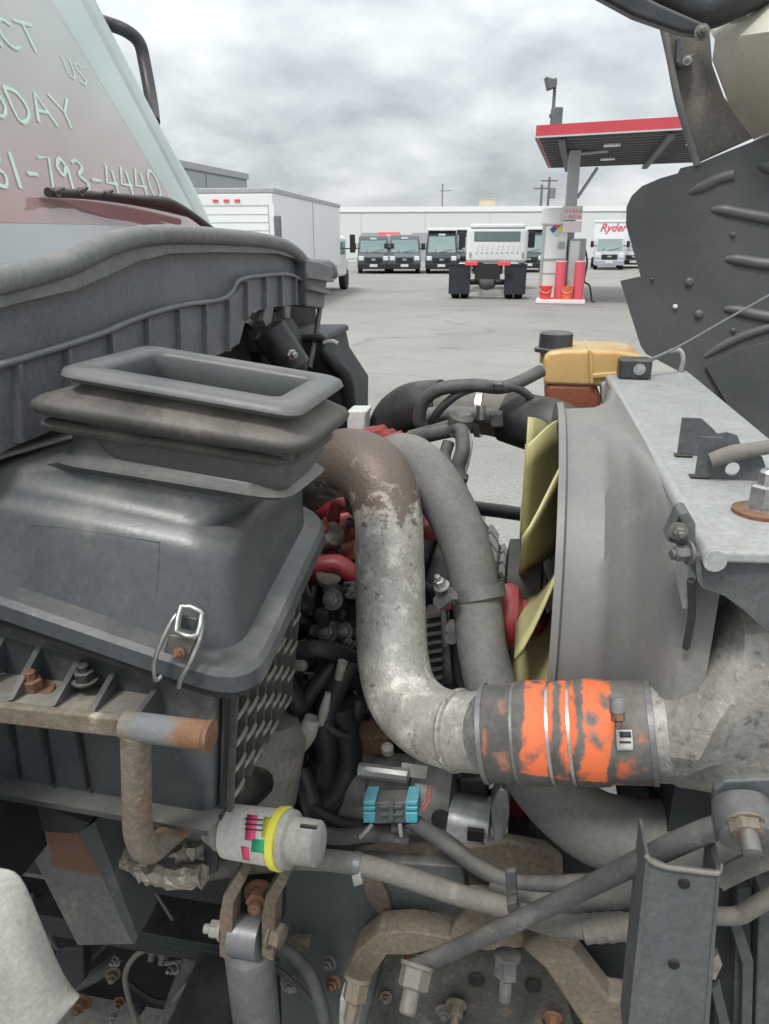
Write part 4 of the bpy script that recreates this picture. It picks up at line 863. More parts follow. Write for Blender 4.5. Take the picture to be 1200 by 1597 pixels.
for px in (748, 803, 1014): lathe('clamp', [(-.0035, rc * .99), (-.003, rc * 1.025), (.003, rc * 1.025), (.0035, rc * .99)], k0 + ka * ks(px), ka, 'clamp_band', CO, n=40)
cp_ = P(962, 1085, .70); tube('clamp_screw', [cp_, cp_ + V((.002, -.004, -.016))], .0085, 'steel_clean', CO, n=12, res=1)
bolt('screw_head', cp_ + V((.002, -.004, -.016)), (0.1, -.55, -.8), .0075, .010, 'rust', CO, washer=1.1, stud=.5)
def onk(px, py, d=.0015):    # point on the coupler's skin
    o, dd = C0 - k0, ray(px, py).normalized(); o2 = o - ka * o.dot(ka); d2 = dd - ka * dd.dot(ka); r_ = rc * 1.01 + d
    A_, B_, C_ = d2.dot(d2), 2 * o2.dot(d2), o2.dot(o2) - r_ * r_; return C0 + dd * ((-B_ - math.sqrt(max(0, B_ * B_ - 4 * A_ * C_))) / (2 * A_))
def patch(name, x0, x1, x2, x3, y0, y1, mat, n=6, d=.0015):
    L_, R_ = [onk(x0 + (x2 - x0) * i / n, y0 + (y1 - y0) * i / n, d) for i in range(n + 1)], [onk(x1 + (x3 - x1) * i / n, y0 + (y1 - y0) * i / n, d) for i in range(n + 1)]
    mk(name, L_ + R_, [(i, i + 1, n + 2 + i, n + 1 + i) for i in range(n)], mat, CO, smooth=180, solid=.001)
patch('label', 961, 986, 963, 988, 1138, 1170, 'label_white')
patch('label_print', 966, 984, 967, 985, 1141, 1150, 'print_dark', 3, .0028); patch('label_print', 966, 984, 967, 985, 1156, 1159, 'print_dark', 2, .0028)
patch('band_shine', 960, 967, 961, 966, 1112, 1137, 'steel_clean')
TK = part('cooler_tank', 1120, 1080, .74, 'speckled cast aluminium outlet tank of the charge air cooler')
def circ(c_, ax, r_, n=24, sq=0, up=1.0, a0=0):
    ax = V(ax).normalized(); a = (V((0, 0, 1)) - ax * ax.z).normalized(); b = ax.cross(a)
    return [c_ + a * math.cos(2 * math.pi * (i + .5) / n) * r_ * up + b * math.sin(2 * math.pi * (i + .5) / n) * r_ for i in range(n)]
def sqr(px, pyt, pyb, v, half, n=24, pw=.35):
    t_, b_2 = P(px, pyt, v), P(px, pyb, v); c_ = (t_ + b_2) / 2; hh_ = (t_.z - b_2.z) / 2; o = []
    for i in range(n):
        a = 2 * math.pi * (i + .5) / n; ca, sa = math.cos(a), math.sin(a); ca = math.copysign(abs(ca) ** pw, ca); sa = math.copysign(abs(sa) ** pw, sa)
        o.append(V((c_.x, c_.y - half * sa, c_.z + hh_ * ca)))
    return o
e0 = k1 - ka * .02
rg = [circ(e0, ka, .057), circ(e0 + ka * .034, ka, .058)]
rg += [sqr(1062, 1036, 1208, .785, .060, pw=.8), sqr(1090, 975, 1206, .79, .064, pw=.6), sqr(1120, 938, 1205, .79, .066, pw=.45), sqr(1170, 930, 1204, .795, .07, pw=.4), sqr(1300, 970, 1215, .80, .075, pw=.35)]
sgn = 1 if (rg[0][6] - e0).y * (rg[3][6] - P(1115, 1080, .775)).y > 0 else -1
if sgn < 0: rg[2:] = [[r_[(-i - 1) % 24] for i in range(24)] for r_ in rg[2:]]
for r_, py_ in zip(rg[2:], (1176, 1160, 1142, 1118, 1116)):      # a cast crease runs along the near face
    zr_ = P(1120, py_, .71).z
    for p in r_:
        if p.y < sum(q.y for q in r_) / len(r_): p.y -= .032 * max(0, 1 - abs(p.z - zr_) / .055)
loft('tank', rg, 'cast_alu', TK, smooth=24)
# ------------------------------------------------------------------ coolant hose and its clamp
CH = part('coolant_hose', 740, 950, 1.02, 'fat grey rubber coolant hose bending down behind the pipe')
tube('hose', pts((570, 790, 1.24), (592, 740, 1.22), (625, 716, 1.19), (662, 735, 1.15), (700, 790, 1.11), (729, 860, 1.075), (744, 940, 1.04), (754, 1020, .99), (775, 1095, .95), (815, 1180, .91), (868, 1245, .875), (930, 1290, .85), (1000, 1306, .835), (1090, 1306, .83), (1200, 1296, .83), (1300, 1290, .83)),
     [.044, .044, .044, .043, .041, .039, .038, .038, .040, .043, .047, .050, .051, .051, .051, .051], 'hose_rubber', CH, n=24, res=6)
hc = P(747, 925, 1.045); hd_ = (P(748, 950, 1.035) - P(745, 900, 1.055)).normalized(); hd_ = (hd_ + V((.14, 0, 0))).normalized()
lathe('clamp_band', [(-.010, .038), (-.0098, .0418), (.0098, .0418), (.010, .038)], hc, hd_, 'clamp_band', CH, n=32)
tube('clamp_bridge', [P(684, 942, .995), P(706, 925, .99)], .012, 'clamp_band', CH, n=6, res=1)
bolt('clamp_screw', P(690, 915, .985), (-.3, -.3, .8), .008, .014, 'steel_clean', CH)

# ------------------------------------------------------------------ fan, shroud, radiator
RC = V((.05, 1.22, 1.122)); RR = .318
FN = empty('cooling_fan', V((0, RC.y, RC.z)), TR, label='cream yellow plastic cooling fan')
for k in range(11):
    a0 = R(360 / 11 * k + 6); rows = []
    for i in range(7):
        t = i / 6; row = []
        for j in range(6):
            s = j / 5; r_ = .09 + s * (.302 - .09); a = a0 + R(30) * t ** 1.2; x_ = .014 + .060 * t
            row.append(V((x_, RC.y - r_ * math.cos(a), RC.z + r_ * math.sin(a))))
        rows.append(row)
    vs = [p for r_ in rows for p in r_]; fs = [(i * 6 + j, i * 6 + j + 1, (i + 1) * 6 + j + 1, (i + 1) * 6 + j) for i in range(6) for j in range(5)]
    mk('blade', vs, fs, 'fan_plastic', FN, smooth=180, solid=.004)
lathe('hub', [(-.01, .05), (-.005, .085), (.05, .09), (.055, .06)], V((0, RC.y, RC.z)), (1, 0, 0), 'engine_block', FN, n=32)
lathe('clutch', [(-.09, .03), (-.08, .06), (-.045, .07), (-.04, .05)], V((0, RC.y, RC.z)), (1, 0, 0), 'engine_grey', FN, n=24)
SHR = empty('fan_shroud', V((.12, RC.y, RC.z)), TR, label='grey plastic fan shroud bulging towards the radiator')
NS = 144
def ringx(x, r_, dy=0, dz=0): return [V((x, RC.y + dy - r_ * math.cos(2 * math.pi * i / NS), max(.78, RC.z + dz + r_ * math.sin(2 * math.pi * i / NS)))) for i in range(NS)]
def rectx(x, y0, y1, z0, z1, pw):
    o = []
    for i in range(NS):
        a = 2 * math.pi * i / NS; ca, sa = math.cos(a), math.sin(a); ca = math.copysign(abs(ca) ** pw, ca); sa = math.copysign(abs(sa) ** pw, sa)
        o.append(V((x, (y0 + y1) / 2 - (y1 - y0) / 2 * ca, max(.78, (z0 + z1) / 2 + (z1 - z0) / 2 * sa))))
    return o
rect0 = rectx(.176, .775, 1.69, 1.02, 1.432, .45)
half = [a.lerp(b, .35) for a, b in zip(ringx(.150, RR + .004), rect0)]
for p in half: p.x = .152
trg = [ringx(.112, RR - .02), ringx(.060, RR - .016), ringx(.058, RR + .010), ringx(.068, RR + .011), ringx(.072, RR), ringx(.122, RR + .004), half, rect0, rectx(.188, .758, 1.70, 1.08, 1.424, .3), rectx(.215, .745, 1.702, 1.10, 1.412, .22)]
dense = []
for ra, rb in zip(trg[4:-1], trg[5:]):
    for q_ in range(5): dense.append([a.lerp(b, q_ / 5) for a, b in zip(ra, rb)])
trg = trg[:4] + dense + [trg[-1]]
for r_ in trg[5:]:       # the near wall bulges out round the fan
    for p in r_:
        if p.y < 1.0: p.y -= .016 * math.exp(-((p.x - .155) / .040) ** 2 - ((p.z - 1.24) / .085) ** 2)
loft('tunnel', trg, 'shroud_plastic', SHR, capa=False, capb=False, smooth=50)
# bulge moulded into the near wall
bp = P(1010, 845, .80)
def dome(c_, rx, ry, rz_, n=20, m=8):
    vs, fs = [], []
    for i in range(m + 1):
        ph = math.pi * i / m
        for k in range(n):
            a = 2 * math.pi * k / n; vs.append(c_ + V((rx * math.sin(ph) * math.cos(a), -ry * math.cos(ph), rz_ * math.sin(ph) * math.sin(a))))
        if i: fs += [((i - 1) * n + k, (i - 1) * n + (k + 1) % n, i * n + (k + 1) % n, i * n + k) for k in range(n)]
    return vs, fs
bp = P(1015, 880, .80)
box('radiator_core', .217, .30, .80, 1.71, .95, 1.40, 'frame_dark', SHR)
TPL = empty('radiator_top_plate', V((.27, 1.2, 1.43)), TR, label='flat grey steel plate across the top of the radiator')
zp = 1.432; y0, y1 = .675, 1.76
slab('plate', [V((.185, y0, zp)), V((.36, y0 + .02, zp)), V((.36, y1, zp)), V((.185, y1 - .06, zp))], (0, 0, -.012), 'plate_paint', TPL, bevel=.004)
tube('rolled_edge', [V((.186, y0, zp - .010)), V((.186, y0 + .5, zp - .010)), V((.186, y1 - .07, zp - .010))], .0105, 'plate_paint', TPL, n=14, res=1)
slab('front_flange', [V((.176, y0 + .05, zp - .012)), V((.176, y1 - .1, zp - .012)), V((.176, y1 - .1, zp - .055)), V((.176, y0 + .16, zp - .055)), V((.176, y0 + .05, zp - .085))], (.008, 0, 0), 'plate_paint', TPL)
def tab(px, py, v_extra=0):     # upright tab with two holes, standing across the plate
    c_ = PZ(px, py, zp); s_ = .00094
    def q(dx, dz): return V((c_.x + dx * s_, c_.y, zp + dz * s_))
    out = [(-42, 0), (40, 0), (40, 20), (34, 32), (20, 36), (8, 33), (-4, 44), (-16, 54), (-42, 54)]
    def hole(cx_, cz_, r_): return [(cx_ + r_ * math.cos(2 * math.pi * i / 12), cz_ + r_ * math.sin(2 * math.pi * i / 12)) for i in range(13)]
    h1 = hole(-20, 38, 6.5); h2 = hole(2, 14, 9)
    arc = lambda sg: [(2 + sg * 9 * math.sin(math.pi * i / 8), 14 - 9 * math.cos(math.pi * i / 8)) for i in range(9)]
    left = [(-42, 0), (2, 0)] + arc(-1) + [(2, 39), (-4, 44), (-16, 54), (-42, 54)]
    right = [(2, 0), (40, 0), (40, 20), (34, 32), (20, 36), (8, 33), (2, 39)] + arc(1)[::-1]
    vs, fs = join(slabv([q(*p) for p in left], (0, .004, 0)), slabv([q(*p) for p in right], (0, .004, 0))); return mk('cable_tab', vs, fs, 'bracket_slate', TPL)
t1 = tab(1138, 748); t2 = tab(1105, 712)
for px, py in ((1091, 744), (1184, 742), (1066, 711)): b0 = PZ(px, py, zp + .001); slab('tab_slot', [b0 + V((-.011, -.006, 0)), b0 + V((.011, -.006, 0)), b0 + V((.011, .008, 0)), b0 + V((-.011, .008, 0))], (0, 0, .0015), 'void_black', TPL)
cc = PZ(990, 590, zp); mk('cable_clip', *boxv(cc.x - .035, cc.x + .03, cc.y - .02, cc.y + .03, zp, zp + .042), 'strut_black', TPL, bevel=.006)
bolt('clip_screw', cc + V((.005, -.02, .022)), (0, -1, 0), .008, .006, 'steel_clean', TPL, stud=0)
tube('hook', pts((1062, 578, 1.74), (1066, 560, 1.74), (1060, 546, 1.74), (1045, 548, 1.74)), .005, 'silver_part', TPL, n=8)
bw = PZ(1187, 800, zp); bolt('bolt', bw, (0, 0, 1), .0155, .030, 'steel_clean', TPL, washer=1.2, stud=.5); lathe('washer', [(0, .029), (.004, .029), (.006, .024)], bw, (0, 0, 1), 'rust', TPL)
tube('hood_cable', pts((988, 582, 1.62), (1010, 564, 1.64), (1060, 540, 1.70), (1130, 500, 1.78), (1215, 452, 1.86)), [.008, .005, .003, .003, .003], 'clamp_band', TR, n=8, res=4, label='thin steel cable running up to the raised hood')
tube('hood_cable', [P(1108, 718, .90), P(1140, 708, .90), P(1170, 702, .905), P(1230, 692, .91)], [.009, .0105, .009, .009], 'hose_tan', TR, n=10, res=4, label='short sleeved cable hooked into a tab on the radiator plate')
# brackets at the near corner of the plate
BR = part('corner_bracket', 1080, 850, .70, 'slate grey bracket at the near corner of the radiator plate')
pslab('clip_body', [(1060, 800), (1074, 797), (1086, 818), (1086, 852), (1064, 852), (1040, 846)], .70, .03, 'bracket_slate', BR, bevel=.003)
pslab('clip_recess', [(1060, 806), (1068, 822), (1066, 843), (1045, 843)], .698, .004, 'void_black', BR)
pslab('clip_wedge', [(1046, 874), (1066, 855), (1068, 874)], .70, .02, 'strut_black', BR, bevel=.002)
bolt('bolt', P(1058, 828, .698), (0, -1, .1), .006, .010, 'steel_dirty', BR); bolt('bolt', P(1076, 862, .695), (-1, -.3, 0), .008, .014, 'clamp_band', BR, stud=.2)
pslab('cheek_plate', [(1092, 866), (1280, 856), (1280, 1010), (1195, 985), (1160, 952), (1130, 930), (1095, 918)], .69, .006, 'bracket_slate', BR, bevel=.001, label='slate grey cheek plate with a curved lower edge')
pslab('cheek_flange', [(1084, 868), (1094, 866), (1096, 918), (1088, 905)], .688, .05, 'bracket_slate', BR)
tube('stay', pts((1078, 905, .70), (1079, 960, .72), (1070, 1010, .74)), .004, 'strut_black', BR, n=6)

# ------------------------------------------------------------------ coolant reservoir
RS = part('coolant_reservoir', 920, 600, 1.72, 'amber plastic coolant reservoir with black cap')
rp_ = lambda px, py: P(px, py, 1.70)
def rsec(x0, x1, yt, yb): return None
body_px = [(849, 556), (872, 548), (905, 546), (950, 547), (985, 551), (1005, 560), (1005, 600), (960, 598), (950, 610), (950, 622)]
pslab('tank', [(848, 600), (848, 560), (856, 549), (880, 546), (920, 546), (965, 547), (1000, 553), (1010, 575), (1008, 605), (975, 605)], 1.68, .17, 'amber_tank', RS, bevel=.03, seg=5)
pslab('tank_lower', [(849, 597), (930, 597), (938, 620), (936, 660), (852, 660)], 1.685, .15, 'coolant_red', RS, bevel=.015, seg=3)
pslab('seam', [(918, 545), (924, 545), (927, 600), (920, 600)], 1.672, .18, 'amber_tank', RS, bevel=.004)
pslab('seam', [(918, 583), (985, 578), (985, 586), (922, 592)], 1.672, .10, 'amber_tank', RS, bevel=.004)
lathe('filler_neck', [(-.02, .034), (.0, .034)], P(866, 552, 1.75), (0, 0, 1), 'amber_tank', RS)
lathe('cap', [(.0, .047), (.008, .047), (.010, .038), (.040, .037), (.044, .031)], P(866, 548, 1.75) + V((0, 0, .0)), (0, 0, 1), 'strut_black', RS, n=28)
pslab('mount', [(938, 600), (952, 590), (985, 590), (985, 640), (940, 640)], 1.66, .05, 'silver_part', RS, bevel=.004)

# ------------------------------------------------------------------ upper radiator pipe with small hoses round it
UPP = part('upper_coolant_pipe', 720, 640, 1.65, 'dull metal coolant pipe with black rubber elbows')
tube('elbow', pts((603, 770, 1.72), (606, 700, 1.73), (618, 660, 1.72), (645, 638, 1.70), (690, 634, 1.68)), .062, 'black_rubber', UPP, n=22)
tube('pipe', pts((672, 636, 1.69), (720, 638, 1.66), (770, 643, 1.64), (815, 655, 1.62)), .053, 'pipe_dirt', UPP, n=22)
tube('elbow', pts((790, 648, 1.63), (825, 658, 1.61), (860, 668, 1.58), (900, 690, 1.56)), [.058, .060, .062, .062], 'black_rubber', UPP, n=22)
lathe('clamp', [(-.008, .053), (-.007, .0595), (.007, .0595), (.008, .053)], P(750, 641, 1.645), (1, -.1, -.02), 'steel_clean', UPP, n=28)
tube('clamp_screw', pts((750, 632, 1.575), (750, 655, 1.57)), .010, 'steel_clean', UPP, n=8, res=1)
tube('thin_pipe', pts((655, 650, 1.60), (700, 645, 1.60), (745, 648, 1.59), (785, 652, 1.58)), .018, 'hose_rubber', UPP, n=10)
pslab('sensor', [(763, 645), (784, 644), (786, 668), (765, 668)], 1.56, .04, 'connector_grey', UPP, bevel=.006)
def cable(name, a, r_, mat='loom', parent=TR, n=10, res=6, **k): return tube(name, pts(*a), r_, mat, parent, n=n, res=res, **k)
cable('hose', ((662, 668, 1.55), (654, 655, 1.54), (662, 625, 1.53), (690, 606, 1.52), (740, 601, 1.52), (790, 603, 1.55), (845, 578, 1.60)), .014, 'loom')
cable('hose', ((672, 660, 1.56), (690, 635, 1.53), (720, 612, 1.52), (760, 602, 1.53), (800, 604, 1.55), (822, 615, 1.58), (832, 630, 1.60)), .009, 'loom')
cable('wiring', ((640, 690, 1.45), (665, 680, 1.42), (700, 672, 1.40), (718, 668, 1.38), (722, 700, 1.36), (714, 730, 1.35), (720, 752, 1.34)), .014, 'loom')
cable('wiring', ((640, 680, 1.5), (672, 672, 1.47), (700, 664, 1.45), (712, 660, 1.43)), .012, 'loom')
cable('wiring', ((725, 668, 1.38), (733, 690, 1.37), (728, 720, 1.36), (722, 745, 1.35), (728, 770, 1.35)), .006, 'silver_part')
cable('wiring', ((700, 690, 1.40), (694, 715, 1.38), (702, 735, 1.37)), .012, 'loom')
pslab('cable_tie', [(703, 742), (730, 746), (729, 754), (703, 750)], 1.33, .03, 'loom_black', TR, bevel=.003)
pslab('hose_tie', [(768, 597), (785, 598), (784, 612), (770, 610)], 1.50, .03, 'strut_black', TR, bevel=.004)
lathe('hose_fitting', [(-.02, .018), (-.015, .024), (.02, .024), (.03, .016)], P(717, 664, 1.40), (.2, -.2, 1), 'loom', TR)

# ------------------------------------------------------------------ engine
EN = part('engine', 600, 900, 1.3, 'red diesel engine mostly hidden behind pipes and wiring')
box('block', -.75, -.17, 1.30, 1.62, .62, 1.16, 'engine_block', EN, bevel=.02)
box('valve_cover', -.75, -.20, 1.36, 1.58, 1.16, 1.27, 'engine_red', EN, bevel=.04, seg=4)
box('oil_pan', -.70, -.25, 1.32, 1.60, .42, .62, 'engine_block', EN, bevel=.05)
box('front_cover', -.168, -.10, 1.26, 1.60, .66, 1.10, 'engine_block', EN, bevel=.03)
lathe('damper', [(-.105, .02), (-.10, .046), (-.09, .053), (-.078, .055), (-.066, .050), (-.058, .03), (-.03, .028), (-.02, .015)], P(798, 962, 1.10) + V((.075, 0, 0)), (1, 0, 0), 'engine_red', EN, n=36, label='bright red fan drive pulley')
for a in (20, 80, 140, 200, 260, 320):
    c_ = P(800, 965, 1.13) + V((.025, .03 * math.cos(R(a)), .03 * math.sin(R(a)))); bolt('bolt', c_, (1, 0, 0), .007, .014, 'rust', EN)
cable('breather_pipe', ((505, 830, 1.22), (522, 800, 1.22), (528, 784, 1.22), (545, 790, 1.22), (580, 806, 1.24)), .011, 'engine_pink', EN)
cable('breather_pipe', ((520, 820, 1.25), (526, 790, 1.26), (560, 785, 1.27)), .012, 'engine_red', EN)
cable('breather_pipe', ((478, 900, 1.15), (495, 885, 1.13), (525, 880, 1.13), (548, 895, 1.13), (560, 915, 1.14)), .017, 'engine_red', EN)
pslab('intake_cover', [(495, 835), (570, 820), (575, 845), (500, 858)], 1.20, .12, 'engine_pink', EN, bevel=.015)
pslab('intake_cover', [(492, 858), (575, 845), (580, 878), (500, 880)], 1.18, .12, 'engine_orange', EN, bevel=.012)
pslab('intake_cover', [(650, 820), (690, 815), (690, 850), (655, 850)], 1.20, .1, 'engine_pink', EN, bevel=.02)
lathe('filler_cap', [(-.02, .014), (-.015, .022), (.02, .022), (.03, .012)], P(512, 838, 1.17), (.5, -.3, .4), 'hose_tan', EN)
pslab('bracket', [(488, 822), (505, 808), (512, 825), (500, 845)], 1.14, .02, 'engine_pink', EN, bevel=.006)
for i, (px, py) in enumerate(((578, 680), (592, 678), (606, 684), (620, 688), (634, 694), (612, 692))): 
    lathe('rocker_lump', [(-.02, .008), (-.014, .02), (.014, .02), (.02, .008)], P(px, py, 1.52 - .01 * i), (1, -.2 * (i % 3), .3), 'engine_red', EN, n=10)
pslab('valve_cover_edge', [(570, 686), (650, 696), (652, 712), (570, 712)], 1.50, .1, 'engine_red', EN, bevel=.012)
pslab('white_bottle', [(541, 640), (574, 640), (570, 652), (569, 690), (541, 690)], 1.62, .06, 'white_part', TR, bevel=.006)
lathe('oil_cap', [(0, .02), (.012, .022), (.016, .015)], P(512, 905, 1.12), (.2, -.3, .9), 'hose_tan', EN)
# accessory drive between pipe and hose
AL = part('alternator', 672, 1000, 1.15, 'grey finned alternator between the pipe and the coolant hose')
lathe('housing', [(-.09, .05), (-.085, .075), (.05, .078), (.06, .05)], P(672, 1010, 1.22), (1, 0, 0), 'engine_grey', AL, n=28)
for k in range(9):
    y_ = 960 + k * 14; pslab('fin', [(662, y_), (690, y_ - 5), (691, y_ + 1), (662, y_ + 6)], 1.12, .04, 'engine_grey', AL, bevel=.001)
pslab('bracket', [(672, 912), (684, 905), (697, 950), (700, 1010), (690, 1010), (686, 950)], 1.08, .02, 'engine_grey', AL, bevel=.003)
cable('belt', ((712, 940, 1.10), (712, 990, 1.10), (716, 1050, 1.09), (728, 1085, 1.08)), .012, 'loom_black', AL)
for y_ in (975, 990): lathe('terminal', [(0, .010), (.02, .010)], P(706, y_, 1.07), (0, -1, .2), 'alu_light', AL, n=12)
pslab('bracket', [(690, 940), (705, 938), (706, 952), (692, 953)], 1.07, .02, 'engine_red', AL, bevel=.003)
box('lower_bracket', -.15, -.02, 1.12, 1.40, .62, .95, 'void_black', AL, bevel=.02)
cable('stay_bar', ((722, 790, 1.85), (780, 797, 1.85), (840, 806, 1.85)), .019, 'strut_black', TR, n=10, res=2)
cable('bleed_hose', ((755, 915, 1.2), (800, 912, 1.22), (832, 915, 1.24), (842, 928, 1.25)), .011, 'loom_black', TR)
# far front tyre
TRD = []
FT = empty('front_wheel', V((-.47, 2.22, .5)), TR)
lathe('tyre', [(-.13, .30), (-.14, .44), (-.115, .495), (.115, .495), (.14, .44), (.13, .30)], V((-.47, 2.22, .5)), (0, 1, 0), 'tyre', FT, n=48)
for k in range(40):
    a = 2 * math.pi * k / 40
    for yy in (-.085, 0, .085):
        c_ = V((-.47 + .497 * math.cos(a), 2.22 + yy, .5 + .497 * math.sin(a))); ax = V((math.cos(a), 0, math.sin(a))); tg = V((-math.sin(a), 0, math.cos(a)))
        TRD.append(slabv([c_ - tg * .022 + V((0, -.032, 0)), c_ + tg * .022 + V((0, -.032, 0)), c_ + tg * .022 + V((0, .032, 0)), c_ - tg * .022 + V((0, .032, 0))], ax * .012))
mk('tread', *join(*TRD), 'hose_rubber', FT, kind='stuff')

# wiring and gear left of the charge pipe
WB = part('wiring_bundle', 510, 1080, 1.05, 'tangle of black wiring and hoses behind the air cleaner')
for a, r_ in ((((450, 1020, 1.0), (490, 1012, 1.0), (530, 1018, 1.02), (560, 1035, 1.05)), .015), (((445, 1060, .98), (470, 1110, .98), (480, 1150, 1.0)), .018), (((470, 1110, .98), (500, 1060, 1.0), (540, 1020, 1.04)), .013),
              (((545, 1030, 1.02), (520, 1080, 1.0), (505, 1130, .98), (510, 1180, .98), (500, 1240, .98)), .020), (((560, 1090, 1.04), (545, 1130, 1.02), (520, 1160, 1.0), (500, 1200, .98)), .018), (((480, 1060, 1.02), (530, 1050, 1.05), (560, 1080, 1.08)), .016),
              (((495, 1120, .97), (520, 1140, .97), (545, 1150, .98)), .007), (((530, 1100, 1.0), (545, 1180, 1.0), (530, 1230, .98), (505, 1260, .96)), .022), (((440, 1130, .95), (432, 1180, .95), (430, 1230, .95), (440, 1262, .94)), .013), (((470, 1200, .98), (490, 1260, .95), (500, 1290, .94)), .02)):
    cable('loom_tube', a, r_, 'loom_black', WB)
rnd = random.Random(3)
for k in range(16):
    x_, y_ = rnd.uniform(465, 560), rnd.uniform(915, 1000); a = [(x_ + rnd.uniform(-34, 34), y_ + rnd.uniform(-34, 34), 1.12 + rnd.uniform(-.03, .08)) for _ in range(4)]
    cable('loom_tube', a, rnd.choice((.008, .011, .015)), 'loom_black', WB, n=8, res=4)
for k in range(10):
    x_, y_ = rnd.uniform(470, 560), rnd.uniform(1060, 1220); a = [(x_ + rnd.uniform(-22, 22), y_ + (j - 1.5) * 40, 1.03 + rnd.uniform(-.03, .06)) for j in range(4)]
    cable('loom_tube', a, rnd.choice((.009, .013)), 'loom_black', WB, n=8, res=4)
lathe('solenoid', [(-.05, .02), (-.045, .04), (.04, .04), (.05, .02)], P(490, 960, 1.2), (.3, -.2, 1), 'rust', WB, n=16)
for px, py, r_ in ((520, 935, .012), (538, 985, .010), (545, 1000, .009), (512, 985, .013)): bolt('nut', P(px, py, 1.08), (-.1, -.8, .4), r_, .012, 'engine_grey', WB)
cable('bare_fitting', ((488, 1120, .95), (478, 1145, .945), (470, 1165, .945)), [.013, .016, .011], 'silver_part', WB)
cable('bare_fitting', ((512, 1082, .95), (505, 1110, .95), (500, 1130, .95)), [.005, .008, .005], 'silver_part', WB)
cable('bare_fitting', ((535, 1032, .98), (528, 1058, .98)), [.008, .007], 'silver_part', WB, res=1)
lathe('plug', [(0, .009), (.022, .009), (.026, .006)], P(454, 1037, .96), (1, -.1, .1), 'hose_tan', WB, n=14)
cable('stub_pipe', ((525, 1235, 1.0), (535, 1262, .99), (570, 1265, .99)), .012, 'brown_cast', WB)
lathe('filter_drum', [(-.09, .05), (-.08, .075), (.03, .078), (.05, .06)], P(400, 1165, .92), (.1, .3, 1), 'box_shelf', WB, n=24)
# air-conditioning compressor
CM = part('compressor', 620, 1230, 1.0, 'grey metal compressor body below the charge pipe')
lathe('body', [(-.10, .03), (-.095, .062), (-.05, .066), (-.045, .060), (.02, .060), (.025, .068), (.09, .066), (.10, .03)], P(625, 1232, 1.02), (1, -.03, 0), 'engine_grey', CM, n=32)
lathe('bolt_boss', [(-.04, .012), (.04, .012)], P(598, 1205, .955), (1, 0, 0), 'alu_light', CM, n=10)
lathe('bolt_boss', [(-.03, .010), (.03, .010)], P(598, 1245, .955), (1, 0, 0), 'alu_light', CM, n=10)
pslab('label', [(627, 1190), (668, 1196), (664, 1215), (626, 1210)], .962, .002, 'label_white', CM)
pslab('bracket', [(540, 1150), (605, 1150), (608, 1178), (540, 1180)], 1.02, .05, 'rust', CM, bevel=.004)
lathe('cap', [(0, .010), (.012, .010), (.018, .004)], P(605, 1172, .98), (0, -.3, 1), 'silver_part', CM, n=12)
SR = part('tensioner', 745, 1285, .97, 'light alloy tensioner housing below the coupler')
lathe('housing', [(-.05, .035), (-.045, .046), (.02, .046), (.025, .036), (.05, .036)], P(745, 1285, .98), (1, -.05, 0), 'alu_light', SR, n=28)
pslab('ear', [(765, 1262), (778, 1228), (792, 1232), (795, 1270), (785, 1320), (770, 1318)], .935, .05, 'alu_light', SR, bevel=.006)
box('slot', *sum([[a - b, a + b] for a, b in zip(P(742, 1302, .93), (.013, .004, .010))], []), 'void_black', SR)
pslab('upper_block', [(715, 1215), (762, 1215), (762, 1248), (715, 1250)], 1.0, .06, 'loom_black', SR, bevel=.006)
pslab('red_pulley', [(790, 1225), (822, 1225), (824, 1330), (790, 1330)], 1.02, .10, 'engine_red', SR, bevel=.01)
pslab('side_strut', [(822, 1225), (836, 1225), (842, 1345), (826, 1345)], .98, .06, 'strut_black', SR, bevel=.004)
for px, py in ((690, 1268), (650, 1330)): lathe('stud', [(0, .016), (.02, .016), (.022, .010)], P(px, py, .97), (0, -1, .2), 'frame_dark', SR, n=14)
# ------------------------------------------------------------------ frame, suspension and steering low down
FR = part('chassis_frame', 600, 1420, .95, 'slate painted chassis rails caked with road dirt')
def channel(y, s):
    vs, fs = join(boxv(-2.6, .62, y, y + .012 * s, .56, .79), boxv(-2.6, .62, y + .0125 * s, y + .08 * s, .778, .79), boxv(-2.6, .62, y + .0125 * s, y + .08 * s, .56, .572)); mk('rail', vs, fs, 'frame_dark', FR)
channel(.955, 1); channel(1.72, -1)
for x_ in (-1.9, -.95, .45): box('crossmember', x_, x_ + .10, 1.04, 1.63, .58, .77, 'frame_dark', FR, bevel=.01)
MB = zone_mat('hanger_paint', dict(c=(.075, .088, .090), c2=(.11, .118, .118), sc=6, rough=.6, bump=.2, spots=[((.19, .18, .155), 10, .6, .22)]), [(0, -.4, -.02, .05, .06, 12, (.075, .086, .088))], .6, 0, .2, 90)
pslab('hanger_plate', [(432, 1400), (458, 1350), (520, 1338), (722, 1352), (735, 1440), (715, 1520), (702, 1640), (440, 1640)], .91, .035, MB, FR, bevel=.004)
pslab('crossbeam', [(540, 1330), (600, 1312), (720, 1322), (790, 1312), (850, 1324), (878, 1346), (882, 1420), (540, 1420)], .93, .022, 'brown_cast', FR, bevel=.006)
pslab('dirt_crust', [(562, 1372), (592, 1368), (606, 1400), (612, 1425), (590, 1428), (572, 1405)], .90, .012, 'brown_cast', FR, bevel=.004)
pslab('lower_plate', [(600, 1490), (860, 1480), (905, 1640), (560, 1640)], .90, .02, 'dirty_plate', FR, bevel=.003)
for px, py in ((743, 1527), (832, 1536), (858, 1590), (715, 1575)): lathe('plug_hole', [(0, .013), (.004, .013), (.005, .009)], P(px, py, .897), (0, -1, 0), 'void_black', FR, n=18)
